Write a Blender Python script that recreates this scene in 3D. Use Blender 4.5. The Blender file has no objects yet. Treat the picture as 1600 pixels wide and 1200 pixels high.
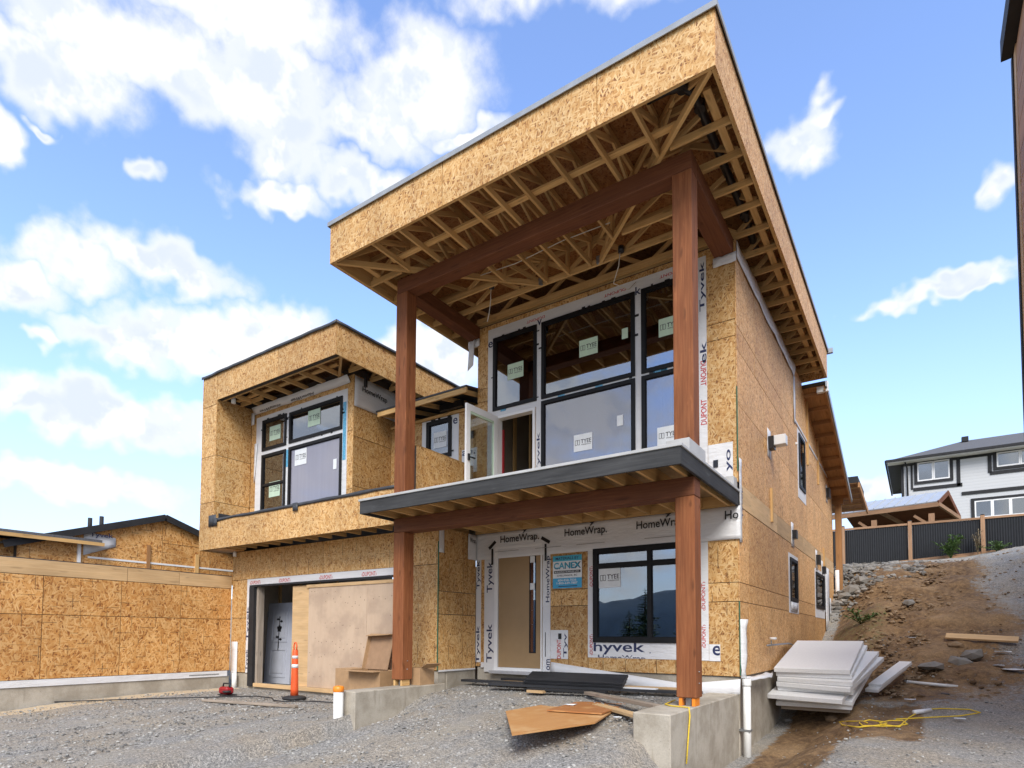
import bpy, math, random
from mathutils import Vector, Matrix, noise
R = math.radians
random.seed(7)
sc = bpy.context.scene
col = sc.collection

# ------------------------------------------------------------------ camera
# solved from the photograph: house front wall = plane Y=0, right wall = plane X=0, Z=0 at the door sill
CQ = dict(c=Vector((2.224, -9.354, 0.599)), yaw=0.595, pitch=0.047, roll=0.005, f=942.072, sy=348.641)
def cam_basis():
    c, s = math.cos(CQ['yaw']), math.sin(CQ['yaw']); cp, sp = math.cos(CQ['pitch']), math.sin(CQ['pitch'])
    r, f, z = Vector((c, s, 0)), Vector((-s, c, 0)), Vector((0, 0, 1))
    d = f*cp + z*sp; u = -f*sp + z*cp
    a, b = math.cos(CQ['roll']), math.sin(CQ['roll'])
    return r*a + u*b, -r*b + u*a, d
CB = cam_basis()
def ray(px, py):
    r, u, d = CB
    return r*(px-800)/CQ['f'] - u*(py-600-CQ['sy'])/CQ['f'] + d
def at(px, py, X=None, Y=None, Z=None):
    v = ray(px, py); o = CQ['c']
    for k, val in ((0, X), (1, Y), (2, Z)):
        if val is not None: return o + v*((val-o[k])/v[k])
cd = bpy.data.cameras.new('Camera'); cam = bpy.data.objects.new('Camera', cd); col.objects.link(cam)
r_, u_, d_ = CB
m = Matrix((r_, u_, -d_)).transposed().to_4x4(); m.translation = CQ['c']
cam.matrix_world = m
cd.sensor_width = 36; cd.lens = CQ['f']*36/1600; cd.shift_y = CQ['sy']/1600
cd.clip_start = 0.05; cd.clip_end = 6000
sc.camera = cam

# ------------------------------------------------------------------ light
SUN_EL, SUN_AZ = R(43), R(146)          # azimuth clockwise from +Y
sd = bpy.data.lights.new('Sun', 'SUN'); sd.energy = 1.5; sd.angle = R(30); sd.color = (1, .95, .87)
so = bpy.data.objects.new('Sun', sd); col.objects.link(so)
sdir = Vector((math.sin(SUN_AZ)*math.cos(SUN_EL), math.cos(SUN_AZ)*math.cos(SUN_EL), math.sin(SUN_EL)))
so.rotation_euler = sdir.to_track_quat('Z', 'Y').to_euler()
so.location = sdir*60
sc.view_settings.view_transform = 'Standard'; sc.view_settings.look = 'None'
sc.view_settings.gamma = 1; sc.view_settings.exposure = 1.42
sc.view_settings.use_curve_mapping = False

class NT:
    """tiny node-tree helper"""
    def __init__(s, tree):
        s.t = tree; tree.nodes.clear()
    def n(s, typ, ins=None, **kw):
        nd = s.t.nodes.new(typ)
        for k, v in kw.items(): setattr(nd, k, v)
        for k, v in (ins or {}).items():
            if isinstance(v, bpy.types.NodeSocket): s.t.links.new(v, nd.inputs[k])
            else: nd.inputs[k].default_value = v
        return nd
    def math(s, op, a, b=None, c=None, clamp=False):
        nd = s.t.nodes.new('ShaderNodeMath'); nd.operation = op; nd.use_clamp = clamp
        for i, v in enumerate((a, b, c)):
            if v is None: continue
            if isinstance(v, bpy.types.NodeSocket): s.t.links.new(v, nd.inputs[i])
            else: nd.inputs[i].default_value = v
        return nd.outputs[0]
    def vm(s, op, a, b=None, out=0):
        nd = s.t.nodes.new('ShaderNodeVectorMath'); nd.operation = op
        for i, v in enumerate((a, b)):
            if v is None: continue
            if isinstance(v, bpy.types.NodeSocket): s.t.links.new(v, nd.inputs[i])
            else: nd.inputs[i].default_value = v
        return nd.outputs[out]
    def ramp(s, fac, stops, interp='LINEAR'):
        nd = s.t.nodes.new('ShaderNodeValToRGB'); cr = nd.color_ramp; cr.interpolation = interp
        while len(cr.elements) < len(stops): cr.elements.new(.5)
        for e, (p, c) in zip(cr.elements, stops):
            e.position = p; e.color = (c[0], c[1], c[2], 1) if hasattr(c, '__len__') else (c, c, c, 1)
        s.t.links.new(fac, nd.inputs[0]); return nd.outputs[0]
    def mix(s, fac, a, b, mode='MIX'):
        nd = s.t.nodes.new('ShaderNodeMix'); nd.data_type = 'RGBA'; nd.blend_type = mode
        for i, v in ((0, fac), (6, a), (7, b)):
            if isinstance(v, bpy.types.NodeSocket): s.t.links.new(v, nd.inputs[i])
            else: nd.inputs[i].default_value = v if i == 0 else (v[0], v[1], v[2], 1)
        return nd.outputs[2]
    def noise(s, vec, scale, detail=4, rough=.55, out='Fac'):
        return s.n('ShaderNodeTexNoise', {'Vector': vec, 'Scale': scale, 'Detail': detail, 'Roughness': rough}).outputs[out]
    def maprange(s, v, a, b, c=0., d=1., interp='SMOOTHSTEP'):
        nd = s.t.nodes.new('ShaderNodeMapRange'); nd.interpolation_type = interp
        s.t.links.new(v, nd.inputs[0])
        for i, x in enumerate((a, b, c, d)): nd.inputs[i+1].default_value = x
        return nd.outputs[0]

# ------------------------------------------------------------------ world: Nishita sky + procedural clouds by direction
w = bpy.data.worlds.new('World'); sc.world = w; w.use_nodes = True
T = NT(w.node_tree)
sky = T.n('ShaderNodeTexSky', sky_type='NISHITA', sun_disc=False, sun_elevation=SUN_EL, sun_rotation=SUN_AZ,
          altitude=200, air_density=1.0, dust_density=.25, ozone_density=3.0)
tc = T.n('ShaderNodeTexCoord').outputs['Generated']
sep = T.n('ShaderNodeSeparateXYZ', {0: tc})
az = T.math('ARCTAN2', sep.outputs[0], sep.outputs[1])
el = T.math('ARCSINE', T.math('MAXIMUM', T.math('MINIMUM', sep.outputs[2], 1.), -1.))
wn = T.n('ShaderNodeTexNoise', {'Vector': tc, 'Scale': 6., 'Detail': 4., 'Roughness': .6}).outputs['Color']
wn2 = T.n('ShaderNodeTexNoise', {'Vector': tc, 'Scale': 22., 'Detail': 2., 'Roughness': .6}).outputs['Color']
base = T.n('ShaderNodeCombineXYZ', {0: az, 1: el, 2: 0.}).outputs[0]
warp = T.vm('ADD', T.vm('SCALE', T.vm('SUBTRACT', wn, (.5, .5, .5))), T.vm('MULTIPLY', T.vm('SUBTRACT', wn2, (.5, .5, .5)), (.06, .06, 0)))
for nd in w.node_tree.nodes:
    if nd.type == 'VECT_MATH' and nd.operation == 'SCALE': nd.inputs['Scale'].default_value = .13
P = T.vm('ADD', base, warp)
def azel(px, py):
    v = ray(px, py).normalized(); return math.atan2(v.x, v.y), math.asin(v.z)
blobs = [(60, 95, 150, 55), (230, 90, 190, 62), (400, 120, 150, 85), (455, 205, 70, 60), (645, 120, 100, 75), (560, 190, 110, 45), (720, 195, 60, 22),
         (565, 290, 85, 32), (440, 305, 70, 20), (235, 285, 26, 16), (72, 197, 20, 9), (8, 205, 22, 28),
         (240, 400, 110, 34), (110, 408, 85, 40), (305, 440, 60, 30), (30, 450, 60, 38), (330, 535, 150, 40), (190, 545, 90, 30), (60, 545, 40, 14), (440, 515, 70, 30),
         (160, 650, 175, 34), (30, 645, 100, 26), (680, 560, 55, 45), (600, 625, 70, 40), (90, 755, 190, 22),
         (1255, 235, 55, 40), (1290, 185, 30, 24), (1460, 452, 100, 13), (1530, 440, 42, 12), (1575, 285, 30, 32), (1330, 770, 70, 14),
         (900, -40, 160, 60), (300, -40, 260, 60)]
dens = None
for (bx_, by_, rx, ry) in blobs:
    a0, e0 = azel(bx_, by_); a1, _ = azel(bx_-rx, by_); a2, _ = azel(bx_+rx, by_); _, e1 = azel(bx_, by_-ry); _, e2 = azel(bx_, by_+ry)
    sx, sy_ = 2/abs(a2-a1), 2/abs(e1-e2)
    q = T.vm('MULTIPLY', T.vm('SUBTRACT', P, (a0, e0, 0)), (sx, sy_, 0))
    ln = T.vm('LENGTH', q, out=1)
    v = T.math('SUBTRACT', 1.5, ln)
    dens = v if dens is None else T.math('MAXIMUM', dens, v)
# the same kind of broken cloud carries on round the rest of the sky
gen = T.math('MULTIPLY', T.math('SUBTRACT', T.noise(T.vm('MULTIPLY', tc, (1, 1, 2.2)), 2.6, 5, .58), .41), 7.)
aL, _ = azel(-120, 700); aR, _ = azel(1720, 700)
outm = T.math('MAXIMUM', T.maprange(az, aL, aL-.3), T.maprange(az, aR, aR+.3))
elm = T.maprange(el, 1.0, 1.15)
gen = T.math('ADD', gen, T.math('MULTIPLY', T.math('SUBTRACT', T.math('MAXIMUM', outm, elm), 1.), 6.))
dens = T.math('MAXIMUM', dens, gen)
fine = T.noise(tc, 11., 7, .64)
dens = T.math('ADD', dens, T.math('MULTIPLY', T.math('SUBTRACT', fine, .5), 1.7))
mask = T.math('MULTIPLY', T.maprange(dens, -.15, .9), .97)
reliefA = T.noise(tc, 8., 5, .6); reliefB = T.noise(T.vm('ADD', tc, (.012, -.016, .035)), 8., 5, .6)
lit = T.maprange(T.math('SUBTRACT', reliefA, reliefB), -.09, .05)
ccol = T.mix(T.math('MAXIMUM', lit, T.maprange(dens, 1.2, .3, 0., .85)), (.72, .785, .90), (1.0, 1.0, 1.0))
# colour of the clear air: the physical sky, a little tinted; paler towards the horizon by thin veil
veil = T.maprange(el, .45, .0, 0., .72)
b1 = T.n('ShaderNodeBackground', {'Color': T.mix(1., sky.outputs[0], (1.02, .975, 1.05), 'MULTIPLY'), 'Strength': .146})
b2 = T.n('ShaderNodeBackground', {'Color': ccol, 'Strength': .43})
b3 = T.n('ShaderNodeBackground', {'Color': (.72, .82, 1., 1), 'Strength': .32})
mv = T.n('ShaderNodeMixShader', {0: veil, 1: b1.outputs[0], 2: b3.outputs[0]})
mx = T.n('ShaderNodeMixShader', {0: mask, 1: mv.outputs[0], 2: b2.outputs[0]})
T.n('ShaderNodeOutputWorld', {0: mx.outputs[0]})
w.cycles.sampling_method = 'MANUAL'; w.cycles.sample_map_resolution = 256

# ------------------------------------------------------------------ materials
MATS = {}
def mat(name, fn):
    M = bpy.data.materials.new(name); M.use_nodes = True
    t = NT(M.node_tree); sh = fn(t)
    t.n('ShaderNodeOutputMaterial', {0: sh}); MATS[name] = M; return M
def princ(t, color, rough=.7, bump=None, bstr=.3, bdist=.01, **kw):
    ins = {'Base Color': color if isinstance(color, bpy.types.NodeSocket) else (*color, 1), 'Roughness': rough}
    ins.update(kw)
    p = t.n('ShaderNodeBsdfPrincipled', ins)
    if bump is not None:
        b = t.n('ShaderNodeBump', {'Height': bump, 'Strength': bstr, 'Distance': bdist}); t.t.links.new(b.outputs[0], p.inputs['Normal'])
    return p.outputs[0]
def uvoff(t):
    uv = t.n('ShaderNodeUVMap', uv_map='UVMap').outputs[0]
    rnd = t.n('ShaderNodeObjectInfo').outputs['Random']
    off = t.n('ShaderNodeCombineXYZ', {0: t.math('MULTIPLY', rnd, 37.), 1: t.math('MULTIPLY', rnd, 91.), 2: 0.}).outputs[0]
    return uv, t.vm('ADD', uv, off), rnd

def osb(lines=None, tint=(1, 1, 1), big=1.0):
    def fn(t):
        uv, v, rnd = uvoff(t)
        wob = t.vm('MULTIPLY', t.vm('SUBTRACT', t.n('ShaderNodeTexNoise', {'Vector': v, 'Scale': 9., 'Detail': 2.}).outputs['Color'], (.5, .5, .5)), (.018, .018, 0))
        v = t.vm('ADD', v, wob)
        top = None
        for k, (ang, sc_) in enumerate(((10, 1.), (68, .9), (-47, 1.1), (100, 1.2))):
            mp = t.n('ShaderNodeMapping', {'Vector': v, 'Rotation': (0, 0, R(ang)), 'Location': (k*3.3, k*5.1, 0)})
            vo = t.n('ShaderNodeTexVoronoi', {'Vector': t.vm('MULTIPLY', mp.outputs[0], (15.*sc_*big, 56.*sc_*big, 1)), 'Scale': 1., 'Randomness': 1.}, voronoi_dimensions='2D')
            sp = t.n('ShaderNodeSeparateColor', {0: vo.outputs['Color']})
            val = sp.outputs[0]
            top = val if top is None else t.math('MAXIMUM', top, val)
        c = t.ramp(top, [(.42, (.22, .088, .022)), (.60, (.44, .215, .058)), (.78, (.56, .31, .10)), (.9, (.61, .375, .15)), (1., (.70, .475, .225))])
        lo = t.noise(v, 1.3, 3); c = t.mix(1., c, t.ramp(lo, [(.3, .86), (.7, 1.08)]), 'MULTIPLY')
        c = t.mix(1., c, t.ramp(rnd, [(0., (.82, .79, .75)), (.5, (1., 1., 1.)), (1., (1.1, 1.1, 1.1))]), 'MULTIPLY')
        fl = t.noise(v, 90., 2); c = t.mix(1., c, t.ramp(fl, [(.3, .86), (.7, 1.08)]), 'MULTIPLY')
        dk = t.maprange(t.noise(v, 11., 3, .6), .66, .74); c = t.mix(t.math('MULTIPLY', dk, .5), c, (.2, .09, .03))
        ws_ = t.maprange(t.noise(t.vm('MULTIPLY', v, (2.6, .5, 1)), 1., 4, .6), .54, .70); c = t.mix(t.math('MULTIPLY', ws_, .28), c, t.mix(1., c, (.62, .55, .5), 'MULTIPLY'))
        if tint != (1, 1, 1): c = t.mix(1., c, tint, 'MULTIPLY')
        if lines:
            s2 = t.n('ShaderNodeSeparateXYZ', {0: uv})
            for i, sp_ in enumerate(lines):
                if not sp_: continue
                f = t.math('ABSOLUTE', t.math('SUBTRACT', t.math('FRACT', t.math('DIVIDE', t.math('ADD', s2.outputs[i], t.math('MULTIPLY', t.math('SNAP', t.math('MULTIPLY', s2.outputs[1-i], 1.7), .61), .23+.1*i)), sp_)), .5))
                ln = t.math('LESS_THAN', f, (.008/sp_))
                brk = t.maprange(t.noise(uv, 1.9+i, 3), .42, .60)
                c = t.mix(t.math('MULTIPLY', t.math('MULTIPLY', ln, brk), .62), c, (.10, .055, .02))
        return princ(t, c, .62, top, .35, .004)
    return fn
mat('osb', osb()); mat('osb_lined', osb((.406, None))); mat('osb_grid', osb((.47, .31), (1.08, .95, .80), .75))
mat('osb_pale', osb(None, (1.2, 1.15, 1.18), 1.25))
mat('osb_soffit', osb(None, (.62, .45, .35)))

def lumber(base, dark, knots=.5, rough=.65, var=.18, checks=False):
    def fn(t):
        uv, v, rnd = uvoff(t)
        st = t.vm('MULTIPLY', v, (1.6, 38, 1))
        g = t.noise(st, 1., 5, .6)
        kn = t.n('ShaderNodeTexVoronoi', {'Vector': t.vm('ADD', t.vm('MULTIPLY', v, (1.15, 5.2, 1)), t.vm('MULTIPLY', t.n('ShaderNodeTexNoise', {'Vector': v, 'Scale': 3.}).outputs['Color'], (.5, .35, 0))), 'Scale': 1.}, voronoi_dimensions='2D').outputs['Distance']
        kd = t.maprange(kn, .13, .03)
        lo = t.noise(t.vm('MULTIPLY', v, (.8, 4, 1)), 1.3, 3)
        c = t.mix(t.maprange(g, .3, .75), dark, base)
        c = t.mix(1., c, t.ramp(lo, [(.3, 1-var), (.7, 1+var*.6)]), 'MULTIPLY')
        c = t.mix(1., c, t.ramp(rnd, [(0., (1-var, 1-var*1.1, 1-var*1.2)), (1., (1+var*.7,)*3)]), 'MULTIPLY')
        c = t.mix(t.math('MULTIPLY', kd, knots), c, tuple(x*.3 for x in dark))
        if checks:                                   # drying checks and scuffs along the grain
            ck = t.noise(t.vm('MULTIPLY', v, (.9, 75, 1)), 1., 3, .5); c = t.mix(t.math('MULTIPLY', t.maprange(ck, .68, .74), .6), c, tuple(x*.35 for x in dark))
            sc_ = t.noise(t.vm('MULTIPLY', v, (2.2, 9, 1)), 1., 5, .65); c = t.mix(t.math('MULTIPLY', t.maprange(sc_, .58, .72), .35), c, tuple(min(1, x*1.5) for x in base))
        return princ(t, c, rough, g, .25, .004, **{'Specular IOR Level': .3})
    return fn
mat('lumber', lumber((.68, .45, .20), (.56, .335, .125), .4))
mat('lumber_pale', lumber((.66, .46, .25), (.57, .375, .185), .3))
mat('cedar', lumber((.30, .112, .042), (.20, .064, .022), .5, .7, .2, checks=True))
mat('cedar_dark', lumber((.20, .075, .032), (.135, .045, .019), .4, .7, .16, checks=True))  # for the beams: stain, plus shade under the overhangs put into the colour
mat('fir_post', lumber((.44, .235, .10), (.34, .17, .065), .4))
mat('fence_wood', lumber((.40, .24, .14), (.31, .175, .095), .35))
mat('old_board', lumber((.38, .32, .26), (.27, .22, .17), .4))
def plywood(t):
    uv, v, rnd = uvoff(t)
    g = t.noise(t.vm('MULTIPLY', v, (14, 1.6, 1)), 1., 6, .6)
    c = t.mix(g, (.50, .36, .25), (.60, .47, .34))
    bl = t.maprange(t.noise(v, 1.7, 5, .6), .42, .66); c = t.mix(t.math('MULTIPLY', bl, .55), c, (.36, .26, .19))
    sp = t.maprange(t.n('ShaderNodeTexVoronoi', {'Vector': t.vm('MULTIPLY', v, (7, 7, 1)), 'Scale': 1.}, voronoi_dimensions='2D').outputs['Distance'], .10, .05)
    band = t.math('GREATER_THAN', t.noise(t.vm('MULTIPLY', v, (.4, 3.2, 1)), 1., 1), .53)
    c = t.mix(t.math('MULTIPLY', t.math('MULTIPLY', sp, band), .75), c, (.14, .09, .06))
    return princ(t, c, .7, g, .2, .003)
mat('plywood', plywood)
def plywood_new(t):
    uv, v, rnd = uvoff(t)
    g = t.noise(t.vm('MULTIPLY', v, (2., 12., 1)), 1., 5, .6)
    c = t.mix(g, (.46, .21, .065), (.62, .36, .15))
    bl = t.maprange(t.noise(v, 2.2, 3), .5, .72); c = t.mix(t.math('MULTIPLY', bl, .6), c, (.72, .52, .28))
    c = t.mix(1., c, t.ramp(rnd, [(0, (.85, .78, .7)), (1, (1.06, 1.06, 1.04))]), 'MULTIPLY')
    return princ(t, c, .5, g, .15, .002)
mat('plywood_new', plywood_new)
def plywood_red(t):
    uv, v, rnd = uvoff(t)
    g = t.noise(t.vm('MULTIPLY', v, (2., 11., 1)), 1., 5, .6); c = t.mix(g, (.30, .105, .028), (.46, .20, .065))
    bl = t.maprange(t.noise(v, 3.2, 3), .56, .7); c = t.mix(t.math('MULTIPLY', bl, .5), c, (.58, .34, .13))
    return princ(t, c, .5, g, .15, .002)
mat('plywood_red', plywood_red)

def plain(color, rough=.6, nscale=6., amt=.12, bump=0., **kw):
    def fn(t):
        o = t.n('ShaderNodeTexCoord').outputs['Object']
        n = t.noise(o, nscale, 5, .6)
        c = t.mix(1., color, t.ramp(n, [(.3, 1-amt), (.7, 1+amt)]), 'MULTIPLY')
        return princ(t, c, rough, n if bump else None, bump, .004, **kw)
    return fn
def wrapm(t):
    uv, v, rnd = uvoff(t)
    n = t.noise(v, 3., 4, .55); cr = t.noise(t.vm('MULTIPLY', v, (2.5, 9, 1)), 1., 4, .65)
    c = t.mix(n, (.64, .64, .645), (.74, .74, .74))
    return princ(t, c, .42, t.math('ADD', t.math('MULTIPLY', cr, .6), t.math('MULTIPLY', n, .5)), .9, .035)
mat('house_wrap', wrapm)
mat('black_frame', plain((.011, .011, .012), .5, 8, .2, 0., **{'Specular IOR Level': .22}))
mat('membrane', plain((.035, .037, .042), .5, 5, .35, .4))
mat('flashing', plain((.33, .35, .37), .45, 4, .15, 0., Metallic=.3))
mat('white_metal', plain((.72, .73, .73), .4, 3, .06))
mat('edge_metal', plain((.44, .44, .43), .5, 3, .12))
mat('white_paint', plain((.78, .78, .77), .45, 3, .05))
mat('white_vinyl', plain((.80, .80, .80), .4, 3, .04))
mat('print_navy', plain((.018, .026, .085), .5, 20, .2))
mat('print_grey', plain((.25, .25, .25), .5, 60, .6))
mat('print_black', plain((.018, .018, .022), .5, 20, .2))
mat('print_red', plain((.50, .03, .03), .5, 20, .2))
mat('tape_black', plain((.01, .01, .011), .35, 10, .2))
mat('tape_blue', plain((.10, .36, .55), .4, 30, .45))
mat('sticker_green', plain((.52, .66, .50), .55, 10, .06))
mat('sticker_white', plain((.74, .77, .78), .55, 10, .05))
mat('grey_board', plain((.10, .105, .11), .6, 9, .35, .2))
mat('deck_fascia', lumber((.075, .078, .08), (.045, .047, .05), .15, .7, .35, checks=True))
mat('charcoal_board', lumber((.035, .036, .04), (.024, .025, .028), .1, .55, .25))
mat('charcoal_trim', plain((.026, .026, .028), .65, 4, .2, 0., **{'Specular IOR Level': .25}))
mat('tan_door', plain((.33, .215, .105), .5, 3, .06))
mat('door_grey', plain((.42, .44, .50), .45, 3, .06))
mat('sill_metal', plain((.55, .56, .58), .35, 5, .1, 0., Metallic=.5))
mat('foam', plain((.74, .74, .735), .75, 40, .05, .25))
mat('cardboard', plain((.40, .25, .13), .75, 7, .12))
mat('cardboard_in', plain((.34, .21, .12), .8, 7, .12))
mat('orange_plastic', plain((.80, .11, .025), .45, 7, .12))
mat('orange_cap', plain((.85, .25, .02), .4, 7, .08))
mat('reflective', plain((.74, .75, .77), .35, 20, .1))
mat('rubber', plain((.02, .02, .021), .7, 9, .25))
mat('red_plastic', plain((.30, .012, .018), .4, 9, .15))
mat('black_pipe', plain((.012, .012, .014), .35, 9, .2))
mat('pvc', plain((.76, .76, .73), .4, 7, .07))
mat('yellow_rope', plain((.72, .50, .03), .7, 60, .25, .5))
mat('cable', plain((.015, .015, .016), .5, 9, .2))
mat('wire', plain((.66, .62, .54), .5, 9, .1))
mat('steel', plain((.30, .31, .32), .4, 15, .25, 0., Metallic=.7))
mat('sign_blue', plain((.045, .36, .62), .45, 10, .05))
mat('sign_teal', plain((.06, .42, .58), .45, 10, .05))
mat('sign_white', plain((.75, .77, .78), .45, 10, .04))
mat('shingle', plain((.10, .10, .105), .85, 25, .35, .5))
mat('dark_inside', plain((.055, .043, .033), .9, 3, .2))
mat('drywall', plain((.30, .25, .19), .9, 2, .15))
mat('green_edge', plain((.03, .13, .07), .6, 9, .3))
mat('subfloor', plain((.30, .20, .10), .8, 5, .2))
mat('metal_roof', plain((.42, .44, .46), .35, 4, .08, 0., Metallic=.2))
mat('fence_metal', plain((.010, .0105, .012), .45, 6, .3))
mat('bark', plain((.09, .06, .04), .9, 12, .3, .6))
def siding(t):
    p = t.n('ShaderNodeNewGeometry').outputs['Position']; s = t.n('ShaderNodeSeparateXYZ', {0: p})
    f = t.math('FRACT', t.math('DIVIDE', s.outputs[2], .2))
    c = t.ramp(f, [(0., (.36, .37, .38)), (.09, (.54, .55, .56)), (1., (.58, .59, .60))])
    return princ(t, c, .6, f, .5, .02)
mat('siding', siding)
def concrete(t):
    o = t.n('ShaderNodeTexCoord').outputs['Object']
    n1 = t.noise(o, 2.2, 6, .62); n2 = t.noise(t.vm('MULTIPLY', o, (9, 9, 1.2)), 1., 4, .6); n3 = t.noise(o, 60., 2)
    c = t.mix(t.maprange(n1, .35, .68), (.31, .27, .21), (.46, .415, .34))
    st = t.maprange(n2, .55, .75); c = t.mix(t.math('MULTIPLY', st, .45), c, (.20, .165, .12))
    c = t.mix(1., c, t.ramp(n3, [(.3, .9), (.7, 1.06)]), 'MULTIPLY')
    po = t.maprange(t.n('ShaderNodeTexVoronoi', {'Vector': o, 'Scale': 16.}).outputs['Distance'], .13, .06)
    c = t.mix(t.math('MULTIPLY', po, .45), c, (.15, .13, .11))
    return princ(t, c, .85, t.math('ADD', n1, t.math('MULTIPLY', n3, .2)), .4, .01)
mat('concrete', concrete)
def glass(t):
    fr = t.n('ShaderNodeLayerWeight', {'Blend': .5}).outputs['Fresnel']
    o = t.n('ShaderNodeTexCoord').outputs['Object']
    bp = t.n('ShaderNodeBump', {'Height': t.noise(o, 1.1, 1), 'Strength': .012, 'Distance': .1}).outputs[0]
    gl = t.n('ShaderNodeBsdfGlossy', {'Color': (.86, .89, .97, 1), 'Roughness': .004, 'Normal': bp}).outputs[0]
    tr = t.n('ShaderNodeBsdfTransparent', {'Color': (.52, .58, .56, 1)}).outputs[0]
    fac = t.math('ADD', t.math('MULTIPLY', fr, .75), .17, clamp=True)
    return t.n('ShaderNodeMixShader', {0: fac, 1: tr, 2: gl}).outputs[0]
mat('glass', glass)
def film(k):
    def fn(t):
        g = glass(t); o = t.n('ShaderNodeTexCoord').outputs['Object']
        st = t.noise(t.vm('MULTIPLY', o, (9, 9, .5)), 1., 3); d = t.n('ShaderNodeBsdfDiffuse', {'Color': t.mix(st, (.36, .35, .42), (.44, .43, .51))}).outputs[0]
        return t.n('ShaderNodeMixShader', {0: k, 1: g, 2: d}).outputs[0]
    return fn
mat('film_glass', film(.55)); mat('hazy_glass', film(.25))
def clear(t):
    gl = t.n('ShaderNodeBsdfGlossy', {'Color': (.9, .92, .95, 1), 'Roughness': .01}).outputs[0]
    tr = t.n('ShaderNodeBsdfTransparent', {'Color': (.93, .96, .94, 1)}).outputs[0]
    fr = t.n('ShaderNodeLayerWeight', {'Blend': .3}).outputs['Fresnel']
    return t.n('ShaderNodeMixShader', {0: t.math('MULTIPLY', fr, .6), 1: tr, 2: gl}).outputs[0]
mat('clear_glass', clear)
def ground_m(t):
    p = t.n('ShaderNodeNewGeometry').outputs['Position']
    dirt = t.n('ShaderNodeAttribute', attribute_name='dirt').outputs['Fac']
    sand = t.n('ShaderNodeAttribute', attribute_name='sand').outputs['Fac']
    grassy = t.n('ShaderNodeAttribute', attribute_name='green').outputs['Fac']
    vo = t.n('ShaderNodeTexVoronoi', {'Vector': p, 'Scale': 55.}); rv = t.n('ShaderNodeSeparateColor', {0: vo.outputs['Color']}).outputs[0]
    vo2 = t.n('ShaderNodeTexVoronoi', {'Vector': p, 'Scale': 150.}); rv2 = t.n('ShaderNodeSeparateColor', {0: vo2.outputs['Color']}).outputs[0]
    n = t.noise(p, 1.1, 6, .62); nf = t.noise(p, 9., 5, .6)
    mixv = t.math('ADD', t.math('MULTIPLY', rv, .55), t.math('MULTIPLY', rv2, .45))
    gv = t.ramp(mixv, [(.1, (.11, .108, .104)), (.45, (.22, .215, .205)), (.75, (.335, .322, .30)), (1., (.52, .50, .46))])
    gv = t.mix(t.maprange(n, .35, .7), gv, t.mix(1., gv, (1.12, 1.0, .84), 'MULTIPLY'))
    di = t.mix(t.maprange(nf, .3, .7), (.10, .054, .023), (.24, .145, .066))
    di = t.mix(t.maprange(n, .45, .72), di, (.29, .185, .09))
    di = t.mix(1., di, t.ramp(rv, [(0, .72), (1, 1.2)]), 'MULTIPLY')
    sa = t.mix(nf, (.42, .33, .22), (.56, .46, .32))
    gr = t.mix(nf, (.06, .07, .02), (.15, .13, .05))
    dd = t.maprange(t.math('ADD', dirt, t.math('MULTIPLY', t.math('SUBTRACT', nf, .5), .9)), .35, .65)
    fines = t.maprange(t.noise(t.vm('MULTIPLY', p, (1.6, .45, 1)), .8, 5, .62), .48, .64); gv = t.mix(t.math('MULTIPLY', fines, .6), gv, t.mix(nf, (.25, .222, .18), (.36, .325, .265)))
    c = t.mix(dd, gv, di)
    c = t.mix(t.maprange(t.math('ADD', sand, t.math('MULTIPLY', t.math('SUBTRACT', nf, .5), .8)), .4, .6), c, sa)
    c = t.mix(t.maprange(t.math('ADD', grassy, t.math('MULTIPLY', t.math('SUBTRACT', nf, .5), .9)), .4, .7), c, gr)
    h = t.math('ADD', t.math('MULTIPLY', t.math('SUBTRACT', 1., vo.outputs['Distance']), .6), t.math('ADD', t.math('MULTIPLY', t.math('SUBTRACT', 1., vo2.outputs['Distance']), .3), t.math('MULTIPLY', nf, 1.2)))
    return princ(t, c, .9, h, .75, .016)
mat('ground', ground_m)
def stone(a, b):
    def fn(t):
        rnd = t.n('ShaderNodeObjectInfo').outputs['Random']
        p = t.n('ShaderNodeNewGeometry').outputs['Position']
        n = t.noise(p, 7., 5, .6); is_ = t.n('ShaderNodeNewGeometry').outputs['Random Per Island']
        c = t.mix(is_, a, b); c = t.mix(1., c, t.ramp(n, [(.3, .75), (.7, 1.15)]), 'MULTIPLY')
        return princ(t, c, .85, n, .5, .02)
    return fn
mat('stone', stone((.10, .092, .08), (.28, .262, .235)))
mat('pebble', stone((.12, .118, .113), (.44, .425, .39)))
mat('clod', stone((.12, .068, .03), (.30, .21, .125)))
def leafm(a, b):
    def fn(t):
        is_ = t.n('ShaderNodeNewGeometry').outputs['Random Per Island']
        return princ(t, t.mix(is_, a, b), .6)
    return fn
mat('leaf', leafm((.04, .09, .018), (.12, .20, .05)))
mat('needle', leafm((.018, .045, .016), (.06, .105, .04)))
mat('dry_leaf', leafm((.16, .12, .07), (.30, .24, .15)))
mat('mountain', plain((.05, .085, .12), .9, .006, .4))  # distance haze is put into the base colour as blue

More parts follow.
